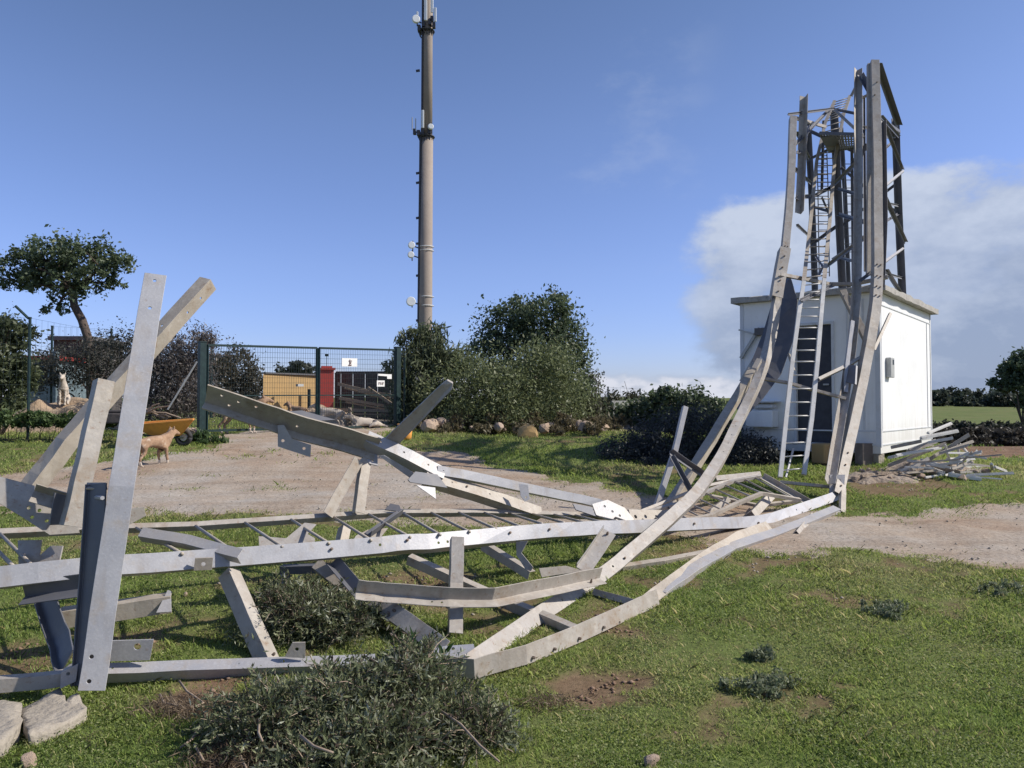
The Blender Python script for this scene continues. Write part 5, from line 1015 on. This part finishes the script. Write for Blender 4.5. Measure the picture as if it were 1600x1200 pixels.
for k in range(13):
    px = 1448+k*15+(k*37 % 9); D_ = [120, 105, 135][k % 3]; y_ = 630-[3, 9, 4, 12, 2][k % 5]
    bush('field_tree', 'small distant tree in the row on the far right hill', (px, 640), D_, [(px, y_, 14+k % 4*2, 10, 0), (px+8, y_+6, 12, 8, 0), (px-6, y_+8, 12, 7, 0)], 1700, (.30, .16), [(.03, .04, .03), (.055, .07, .05), (.09, .105, .08)], 130+k, 'tree', 'trees on the far right hill')
for k in range(8):
    px = 1452+k*22; D_ = 36+k % 3*4
    bush('hedge_bush', 'dark hedge bush at the near edge of the green field', (px, 668), D_, [(px, 672-k % 3*2, 20, 9, 0), (px+8, 677, 20, 9, 0)], 3200, (.085, .045), [(.02, .024, .018), (.04, .045, .032), (.07, .08, .055)], 150+k, 'bush', 'hedge bushes at the field edge')
for k in range(9):
    px = 1452+k*22; D_ = 19+k % 3*1.2
    bush('bramble', 'dull brown bramble clump right of the cabin', (px, 690), D_, [(px, 686-k % 2*3, 22, 13, 0), (px+6, 698, 22, 12, -.3)], 4200, (.05, .02), [(.03, .028, .024), (.055, .05, .04), (.09, .08, .065)], 165+k, 'bush', 'brambles right of the cabin')
for k in range(12):
    px = -30+k*18+(k*13 % 7); D_ = 16.0+k % 2*.4
    bush('nettle_clump', 'knee high green weeds along the foot of the sand heap', (px, 662), D_, [(px, 655-k % 3*2, 12, 7, 0), (px+6, 660, 13, 6, 0)], 700, (.055, .024), [(.05, .08, .03), (.09, .14, .05), (.14, .20, .08)], 180+k, 'plant', 'weeds below the sand heap')
bush('weed_patch', 'tall green weeds at the foot of the left gate post', (318, 700), 16.0, [(310, 688, 20, 12, 0), (335, 692, 18, 9, -.2), (290, 694, 18, 9, 0)], 2600, (.05, .016), [(.04, .08, .03), (.08, .13, .05), (.12, .19, .08)], 195, 'plant', up=1.4)
for k in range(30):
    px = 640+k*11+(k*29 % 13); D_ = 19.8+k % 5*.5
    bush('dry_weed', 'dry tan and green weeds growing over the rubble below the shrubs', (px, 680), D_, [(px, 672-k*7 % 5*4, 10+k % 3*4, 7+k % 4*2, 0)], 420, (.07, .016), [(.10, .08, .05), (.16, .14, .08), (.24, .20, .13)], 200+k, 'plant', 'dry weeds on the rubble', up=1.0)
def sprays(root, bl, n, seed, cols, lf=(.017, .0042), ln=(.12, .26), nl=20):
    g = np.random.default_rng(seed); ca = np.array(cols); vol = np.array([b[1][0]*b[1][2] for b in bl]); ch = g.choice(len(bl), n, p=vol/vol.sum()); mb = MB(); Cs, Ds, Cl = [], [], []
    for k in range(n):
        c, r = bl[ch[k]]; q = g.normal(size=3); q /= np.linalg.norm(q); q[2] = abs(q[2])*.9+.05; b0_ = np.array(c)+q*np.array(r)*g.uniform(.25, .8); gzz = float(H(b0_[0], b0_[1])); b0_[2] = max(b0_[2], gzz+.01)
        d = q*.8+g.normal(size=3)*.55; d[2] += .25; d /= np.linalg.norm(d); L_ = g.uniform(*ln); side = np.cross(d, g.normal(size=3)); side /= np.linalg.norm(side); bend = g.uniform(-.3, .3)
        P_ = lambda t: b0_+d*L_*t+side*bend*L_*t*t-np.array([0, 0, .06])*t*t*L_/.2
        if k % 2 == 0: mb.tube([Vector(P_(0)), Vector(P_(.5)), Vector(P_(1))], [.0035, .0026, .0014], 4)
        tone = g.random()
        for j in range(nl):
            t = .12+.9*j/nl; u = d*.75+side*(1 if j % 2 else -1)*.8*math.cos(j*1.1)+np.cross(d, side)*.8*math.sin(j*1.1); u /= np.linalg.norm(u); Cs.append(P_(t)+u*lf[0]*.9); Ds.append(u); Cl.append(ca[min(len(ca)-1, int((tone*.65+g.random()*.35)*len(ca)))])
    C = np.array(Cs); D_ = np.array(Ds); nrm = g.normal(size=C.shape)+[0, 0, .8]; s_ = np.cross(D_, nrm); s_ /= np.linalg.norm(s_, axis=1)[:, None]; z = (.6+.8*g.random(len(C)))[:, None]
    v = np.stack([C-D_*lf[0]*z, C+s_*lf[1]*z, C+D_*lf[0]*z, C-s_*lf[1]*z], 1).reshape(-1, 3); f = np.arange(len(v)).reshape(-1, 4); col = np.repeat(np.array(Cl)*(.8+.4*g.random(len(C)))[:, None], 4, 0)
    link('leaf_sprays', np_mesh('sp', v, f, col), M['leaf'], root); mb.build('twigs', M['twig'], root)
# foreground shrub heap over and under the legs
SH = [(.10, .072, .055), (.07, .085, .042), (.15, .175, .085), (.25, .27, .15), (.44, .46, .35)]
cs1 = bush('cut_shrub', 'large heap of narrow grey green leaves in front of the lowest leg', (560, 1160), 3.75, [(430, 1130, 90, 50, 0), (540, 1105, 90, 60, .1), (620, 1080, 70, 62, .2), (680, 1120, 80, 55, .1), (590, 1170, 130, 55, -.2), (745, 1150, 60, 40, -.05), (380, 1165, 55, 35, -.1), (650, 1045, 40, 30, .3), (500, 1200, 90, 40, -.3), (350, 1115, 60, 30, .1), (790, 1150, 50, 34, 0)], 15000, (.0165, .0042), SH, 301, clump=.30, up=.5, inner=.25)
sprays(cs1, [B(px, py, 3.75, rx, rz, dy) for px, py, rx, rz, dy in [(430, 1130, 80, 46, 0), (540, 1105, 85, 56, .1), (620, 1080, 66, 58, .2), (680, 1120, 75, 50, .1), (590, 1170, 120, 50, -.2), (745, 1150, 55, 36, -.05), (390, 1160, 50, 34, -.1), (650, 1045, 40, 30, .3), (500, 1200, 90, 40, -.3)]], 1300, 601, SH)
cs2 = bush('cut_shrub', 'smaller grey green shrub growing behind the lowest leg', (490, 1010), 5.35, [(470, 975, 62, 42, 0), (540, 990, 60, 36, 0), (430, 950, 40, 28, .2), (400, 1005, 40, 24, -.2), (510, 955, 50, 30, .3), (440, 925, 26, 18, .4), (590, 1010, 30, 20, .25)], 11000, (.0165, .0042), SH, 302, clump=.3, up=.5, inner=.25)
sprays(cs2, [B(px, py, 5.35, rx, rz, dy) for px, py, rx, rz, dy in [(470, 970, 62, 42, 0), (540, 985, 60, 38, 0), (430, 945, 36, 28, .2), (590, 1005, 34, 24, .25), (510, 955, 50, 30, .3)]], 760, 602, SH, (.020, .005), (.14, .30))
bush('yellow_weed', 'bright yellow green sprig at the right of the front shrub', (722, 1120), 3.9, [(722, 1112, 17, 14, 0), (735, 1098, 12, 8, 0)], 160, (.018, .010), [(.22, .30, .04), (.30, .38, .07)], 303, 'plant')
bush('broad_leaf_plant', 'broad green leaves standing beside the end of the front leg', (660, 1060), 4.45, [(640, 1030, 26, 22, 0), (680, 1020, 20, 24, 0), (620, 1035, 20, 18, 0)], 90, (.060, .014), [(.03, .07, .025), (.06, .12, .04)], 304, 'plant', up=1.6)
for k, (px, py, r_) in enumerate(((1190, 1072, .3), (1390, 955, .3), (1570, 925, .36), (1188, 1028, .10))):
    p = G(px, py); C, kk = crown_pts([((p.x, p.y, p.z+.018), (r_*.8, r_*.65, .03))], 1500, 400+k, .45, .1); cl = np.array([(.12, .15, .08), (.18, .22, .12), (.27, .29, .19)]); t = rng.integers(0, 3, len(C)); C = C[C[:, 2] > p.z-.01]; t = t[:len(C)]
    v, f, c = leaf_cloud(C, .017, .006, cl[t], .6, 400+k); o = link('dark_weed', np_mesh('w', v, f, c), M['leaf'], None, tuple(p)); tag(o, 'low dark grey green weed patch in the open turf', 'plant', 'dark weeds in the turf')
# loose sticks round the front shrub
stk = [([(280, 1064), (292, 1080), (318, 1098), (305, 1104)], 'bent bare stick curling at the left end of the front shrub'), ([(250, 1085), (256, 1098), (285, 1104), (318, 1104)], 'hooked pale root beside the bent bare stick'), ([(304, 1164), (318, 1188)], 'short pale stick upright left of the brown straw'), ([(363, 1152), (374, 1178), (385, 1200)], 'pale stick stuck in the brown straw'),
       ([(680, 1105), (720, 1132), (750, 1165), (780, 1190)], 'long thin cane sloping down right through the front shrub'), ([(435, 1062), (430, 1075)], 'tiny broken twig hanging under the lowest leg'), ([(320, 1120), (300, 1155), (282, 1168)], 'thin curved cane left of the front shrub'), ([(470, 1150), (490, 1166), (520, 1176)], 'thin dry twig across the front shrub'), ([(405, 1125), (404, 1145), (410, 1158)], 'upright thin twig in the front shrub')]
for k, (pl, lb) in enumerate(stk):
    pts = [G(px, py) for px, py in pl]; up_ = [.05, .04, .05, .05, .22, .1, .03, .25, .2][k]; pts = [P(px, py, p.y-up_*2.2) for (px, py), p in zip(pl, pts)]
    for p in pts: p.z = max(p.z, float(H(p.x, p.y))+.01)
    s_ = MB(); s_.tube(pts, [.007, .006, .005, .004][:len(pts)] if len(pts) > 2 else [.007, .005], 6); tag(s_.build('stick', M['twig'], None, tuple(pts[0]), True), lb, 'stick')
def straw(px, py, rx, ry, n, lab_, seed):
    p = G(px, py); g = np.random.default_rng(seed); x = p.x+g.normal(size=n)*rx*.5; y = p.y+g.normal(size=n)*ry*.5; z = H(x, y)+g.random(n)*.04; C = np.stack([x, y, z], 1)
    cl = np.array([(.20, .15, .10), (.28, .21, .14), (.14, .10, .07)])[g.integers(0, 3, n)]; v, f, c = leaf_cloud(C, .04, .0022, cl, .05, seed); o = link('straw_litter', np_mesh('s', v, f, c), M['leaf'], None, tuple(p)); tag(o, kind='stuff', label=lab_, cat='straw')
straw(385, 1185, .22, .2, 2600, 'brown straw litter at the foot of the front shrub', 501); straw(300, 1110, .25, .16, 1500, 'dry brown litter left of the front shrub', 502); straw(860, 1100, .2, .15, 300, 'straw on the bare soil', 503)
# ------------------------------------------------------------------ grass blades (countless)
def turf(name, n, y0, y1, hgt, wid, seed, lab_, dry=0.):
    g = np.random.default_rng(seed); u = g.random(n); y = y0*(y1/y0)**u if y0 > 0 else y1*u; x = (g.random(n)*2-1)*(y*.76+.8)
    dm = dirt(x, y); pt = vn(x, y, .55, 61)*.6+vn(x, y, .16, 62)*.4; k = (g.random(n) > dm*1.15*(.45+1.1*vn(x, y, .35, 68))) & (g.random(n) < .35+pt*1.1)
    x, y, pt = x[k], y[k], pt[k]; n = len(x); z = H(x, y)-.02*dm[k]-.004; sc_ = (.65+.7*g.random(n))*(.55+.9*pt)
    far = (y/5)**.55; h = hgt*sc_*np.clip(far, .85, 1.6); w = wid*far*(.7+.6*g.random(n)); az = g.random(n)*2*PI; ln = g.normal(size=n)*.75; dx, dy = np.cos(az), np.sin(az)
    bx, by = -dy*w, dx*w; tx = x+dx*h*ln; ty = y+dy*h*ln; mx_, my_ = x+dx*h*ln*.35, y+dy*h*ln*.35
    v = np.stack([np.stack([x-bx, y-by, z], 1), np.stack([x+bx, y+by, z], 1), np.stack([mx_+bx*.9, my_+by*.9, z+h*.6], 1), np.stack([tx, ty, z+h], 1), np.stack([mx_-bx*.9, my_-by*.9, z+h*.6], 1)], 1).reshape(-1, 3)
    f = np.arange(5*n).reshape(n, 5); big = vn(x, y, 1.6, 63)*.6+vn(x, y, .5, 64)*.4; t = np.clip(big+dry+g.normal(size=n)*(.17+dry*.5), 0, .999)[:, None]
    A_ = np.array((.15, .24, .055)); B_ = np.array((.31, .385, .10)); C_ = np.array((.46, .41, .22)); col = np.where(t < .55, A_+(B_-A_)*t/.55, B_+(C_-B_)*(t-.55)/.45)*(.7+.6*g.random(n))[:, None]
    o = link(name, np_mesh(name, v, f, np.repeat(col, 5, 0)), M['grass'], None, (0, 6, 0)); tag(o, lab_, 'grass', kind='stuff')
turf('grass', 520000, 2.9, 13.5, .0195, .0026, 71, 'short green turf over the foreground')
turf('grass', 12000, 2.9, 12, .042, .0022, 74, 'longer dry and green blades standing above the turf', .34)
turf('grass', 110000, 12, 27, .032, .0035, 72, 'short green turf around the cabin and gate')
# clover like leaves lying flat among the blades
g = np.random.default_rng(73); n = 90000; y = 2.9*(9/2.9)**g.random(n); x = (g.random(n)*2-1)*(y*.76+.5); k = (g.random(n) > dirt(x, y)*1.3) & (vn(x, y, .4, 66) > .42); x, y = x[k], y[k]; n = len(x)
C = np.stack([x, y, H(x, y)+.012+.02*g.random(n)], 1); cl = np.array([(.12, .17, .05), (.20, .25, .08), (.32, .34, .15)])[g.integers(0, 3, n)]*(.75+.5*g.random(n))[:, None]
d = g.normal(size=(n, 3))*[1, 1, .35]; d /= np.linalg.norm(d, axis=1)[:, None]; s = np.cross(d, [0, 0, 1.0]+g.normal(size=(n, 3))*.3); s /= np.linalg.norm(s, axis=1)[:, None]; r_ = (.006*(y/4)**.5*(.7+.6*g.random(n)))[:, None]
v = np.stack([C-d*r_, C+s*r_*.8, C+d*r_, C-s*r_*.8], 1).reshape(-1, 3); tag(link('clover', np_mesh('c', v, np.arange(4*n).reshape(n, 4), np.repeat(cl, 4, 0)), M['grass'], None, (0, 6, 0)), 'small clover leaves mixed through the turf', 'clover', kind='stuff')
# pebbles on the track (countless)
g = np.random.default_rng(75); n = 5000; y = 5.5+11*g.random(n); x = (g.random(n)*2-1)*(y*.75+.5); k = dirt(x, y) > .6; x, y = x[k], y[k]; n = len(x); r_ = .006+.016*g.random(n)**3
oc = np.array([(1, 0, 0), (-1, 0, 0), (0, 1, 0), (0, -1, 0), (0, 0, .6), (0, 0, -.6)])*1.0; v = (np.stack([x, y, H(x, y)+.015], 1)[:, None, :]+oc[None]*r_[:, None, None]*(.7+.6*g.random((n, 6, 1)))).reshape(-1, 3)
fo = np.array([(0, 2, 4), (2, 1, 4), (1, 3, 4), (3, 0, 4), (2, 0, 5), (1, 2, 5), (3, 1, 5), (0, 3, 5)]); f = (fo[None]+6*np.arange(n)[:, None, None]).reshape(-1, 3); tag(link('gravel', np_mesh('p', v, f), M['concrete'], None, (0, 9, 0)), 'loose gravel on the dirt track', 'gravel', kind='stuff')
g = np.random.default_rng(76); n = 60000; y = 3.1+7*g.random(n); x = (g.random(n)*2-1)*(y*.75+.4); bm_ = np.zeros(n)
for poly, a in BARE: bm_ = np.maximum(bm_, sst(pip(x, y, poly)+(vn(x, y, .25, 22)-.5)*.3+(vn(x, y, .09, 24)-.5)*.3, -.12, .2)*a)
k = g.random(n) < bm_*(vn(x, y, .14, 25) > .45); x, y = x[k], y[k]; n = len(x); r_ = .004+.02*g.random(n)**4
v = (np.stack([x, y, H(x, y)-.012], 1)[:, None, :]+oc[None]*r_[:, None, None]*(.6+.8*g.random((n, 6, 1)))).reshape(-1, 3); f = (fo[None]+6*np.arange(n)[:, None, None]).reshape(-1, 3)
M['clod'] = mat('soil_clod', (.20, .125, .08), .95, 0, [(20, (.30, .21, .15), .4, .65, .9, 6), (50, (.10, .06, .04), .5, .7, .8, 4)], (60, .5, .004)); tag(link('soil_clods', np_mesh('cl', v, f), M['clod'], None, (0, 6, 0)), 'crumbled clods on the bare soil patches', 'soil', kind='stuff')
# ------------------------------------------------------------------ sun and sky
S = Vector((.998, -.04, 0)).normalized(); EL = math.radians(39); sv = Vector((S.x*math.cos(EL), S.y*math.cos(EL), math.sin(EL)))
sl = bpy.data.lights.new('sun', 'SUN'); sl.energy = 3.9; sl.angle = math.radians(.6); sl.color = (1, .93, .83); so = bpy.data.objects.new('sun', sl); COL.objects.link(so); so.rotation_euler = sv.to_track_quat('Z', 'Y').to_euler()
W = bpy.data.worlds.new('World'); sc.world = W; W.use_nodes = True; nt = W.node_tree; N = nt.nodes; L = nt.links; bg = N['Background']
sk = N.new('ShaderNodeTexSky'); sk.sky_type = 'NISHITA'; sk.sun_disc = False; sk.sun_elevation = EL; sk.sun_rotation = math.atan2(S.x, S.y); sk.air_density = 1.0; sk.dust_density = .6; sk.ozone_density = 2.0
def nd(t, **k):
    x = N.new(t)
    for a, b in k.items(): setattr(x, a, b)
    return x
def mth(op, a, b=None, c=None):
    x = nd('ShaderNodeMath', operation=op)
    for i_, v_ in enumerate((a, b, c)):
        if v_ is None: continue
        if hasattr(v_, 'links'): L.new(v_, x.inputs[i_])
        else: x.inputs[i_].default_value = v_
    return x.outputs[0]
def smo(v_, a, b, lo=0., hi=1.):
    x = nd('ShaderNodeMapRange', interpolation_type='SMOOTHSTEP'); L.new(v_, x.inputs['Value'])
    for k_, q_ in (('From Min', a), ('From Max', b), ('To Min', lo), ('To Max', hi)): x.inputs[k_].default_value = q_
    return x.outputs[0]
tc = nd('ShaderNodeTexCoord'); sx = nd('ShaderNodeSeparateXYZ'); L.new(tc.outputs['Generated'], sx.inputs[0])
az = mth('MULTIPLY', mth('ARCTAN2', sx.outputs[0], sx.outputs[1]), 180/PI); el = mth('MULTIPLY', mth('ARCSINE', sx.outputs[2]), 180/PI)
def cn(scale, det, off=(0, 0, 0), r_=.55, sz=(1, 1, 1.8)):
    mp = nd('ShaderNodeMapping'); mp.inputs['Location'].default_value = off; mp.inputs['Scale'].default_value = sz; L.new(tc.outputs['Generated'], mp.inputs[0]); t = nd('ShaderNodeTexNoise'); t.inputs['Scale'].default_value = scale; t.inputs['Detail'].default_value = det; t.inputs['Roughness'].default_value = r_; L.new(mp.outputs[0], t.inputs['Vector']); return t.outputs['Fac']
n1 = cn(6.5, 12, (.3, .1, .2), .6); n2 = cn(3.2, 7, (4, 1, 2)); n3 = cn(14, 6, (1, 7, 3))
# big bank on the right
reach = mth('MULTIPLY_ADD', n2, 5.0, 13.2)
m1 = mth('MULTIPLY', smo(az, 8, 17), smo(mth('SUBTRACT', el, reach), -2.2, 1.6, 1, 0))
f1_ = smo(mth('ADD', mth('MULTIPLY', n1, 1.15), mth('MULTIPLY', m1, .54)), .86, 1.12)
f1_ = mth('MULTIPLY', mth('MULTIPLY', f1_, smo(az, 8.5, 15)), .9)
m1b = mth('MULTIPLY', smo(az, 12, 26), smo(el, 15, 8))
f1_ = mth('MAXIMUM', f1_, mth('MULTIPLY', smo(mth('ADD', mth('MULTIPLY', n2, .9), mth('MULTIPLY', m1b, .6)), .70, 1.0), .93))
# bright low strip and wisps
f2_ = mth('MULTIPLY', smo(mth('ADD', mth('MULTIPLY', n3, 1.1), mth('MULTIPLY', mth('MULTIPLY', smo(el, 3.8, 1.6), smo(el, -.4, .9)), .5)), .80, 1.06), smo(az, -22, -12))
f3_ = mth('MULTIPLY', smo(n1, .52, .72), mth('MULTIPLY', smo(az, 2, 6), smo(az, 17, 10)))
f3_ = mth('MULTIPLY', f3_, .15)
cov = mth('MINIMUM', mth('MAXIMUM', mth('MAXIMUM', f1_, f2_), f3_), 1)
tr_ = nd('ShaderNodeValToRGB'); e = tr_.color_ramp.elements; e[0].position = .05; e[0].color = (.62, .66, 1.0, 1); e[1].position = .95; e[1].color = (.62, .645, .755, 1)
q_ = e.new(.16); q_.color = (.675, .69, .97, 1); q_ = e.new(.5); q_.color = (.70, .71, .90, 1); L.new(smo(el, 0, 40), tr_.inputs['Fac'])
cr = nd('ShaderNodeValToRGB'); e = cr.color_ramp.elements; e[0].position = .40; e[0].color = (.26, .32, .45, 1); e[1].position = .70; e[1].color = (.50, .555, .66, 1)
L.new(mth('ADD', n1, smo(el, 4, 17, -.10, .16)), cr.inputs['Fac'])
lowb = nd('ShaderNodeMix', data_type='RGBA'); L.new(mth('MULTIPLY', f2_, smo(az, 20, 15)), lowb.inputs['Factor']); L.new(cr.outputs['Color'], lowb.inputs['A']); lowb.inputs['B'].default_value = (.60, .62, .70, 1)
tint = nd('ShaderNodeMix', data_type='RGBA', blend_type='MULTIPLY'); tint.inputs['Factor'].default_value = 1; L.new(sk.outputs[0], tint.inputs['A']); L.new(tr_.outputs['Color'], tint.inputs['B'])
cs = nd('ShaderNodeVectorMath', operation='SCALE'); L.new(lowb.outputs['Result'], cs.inputs[0]); cs.inputs['Scale'].default_value = .87/.122
mx = nd('ShaderNodeMix', data_type='RGBA'); L.new(cov, mx.inputs['Factor']); L.new(tint.outputs['Result'], mx.inputs['A']); L.new(cs.outputs[0], mx.inputs['B'])
L.new(mx.outputs['Result'], bg.inputs['Color']); bg.inputs['Strength'].default_value = .122
sc.view_settings.view_transform = 'Standard'; sc.view_settings.look = 'None'; sc.view_settings.exposure = .45; sc.view_settings.gamma = 1
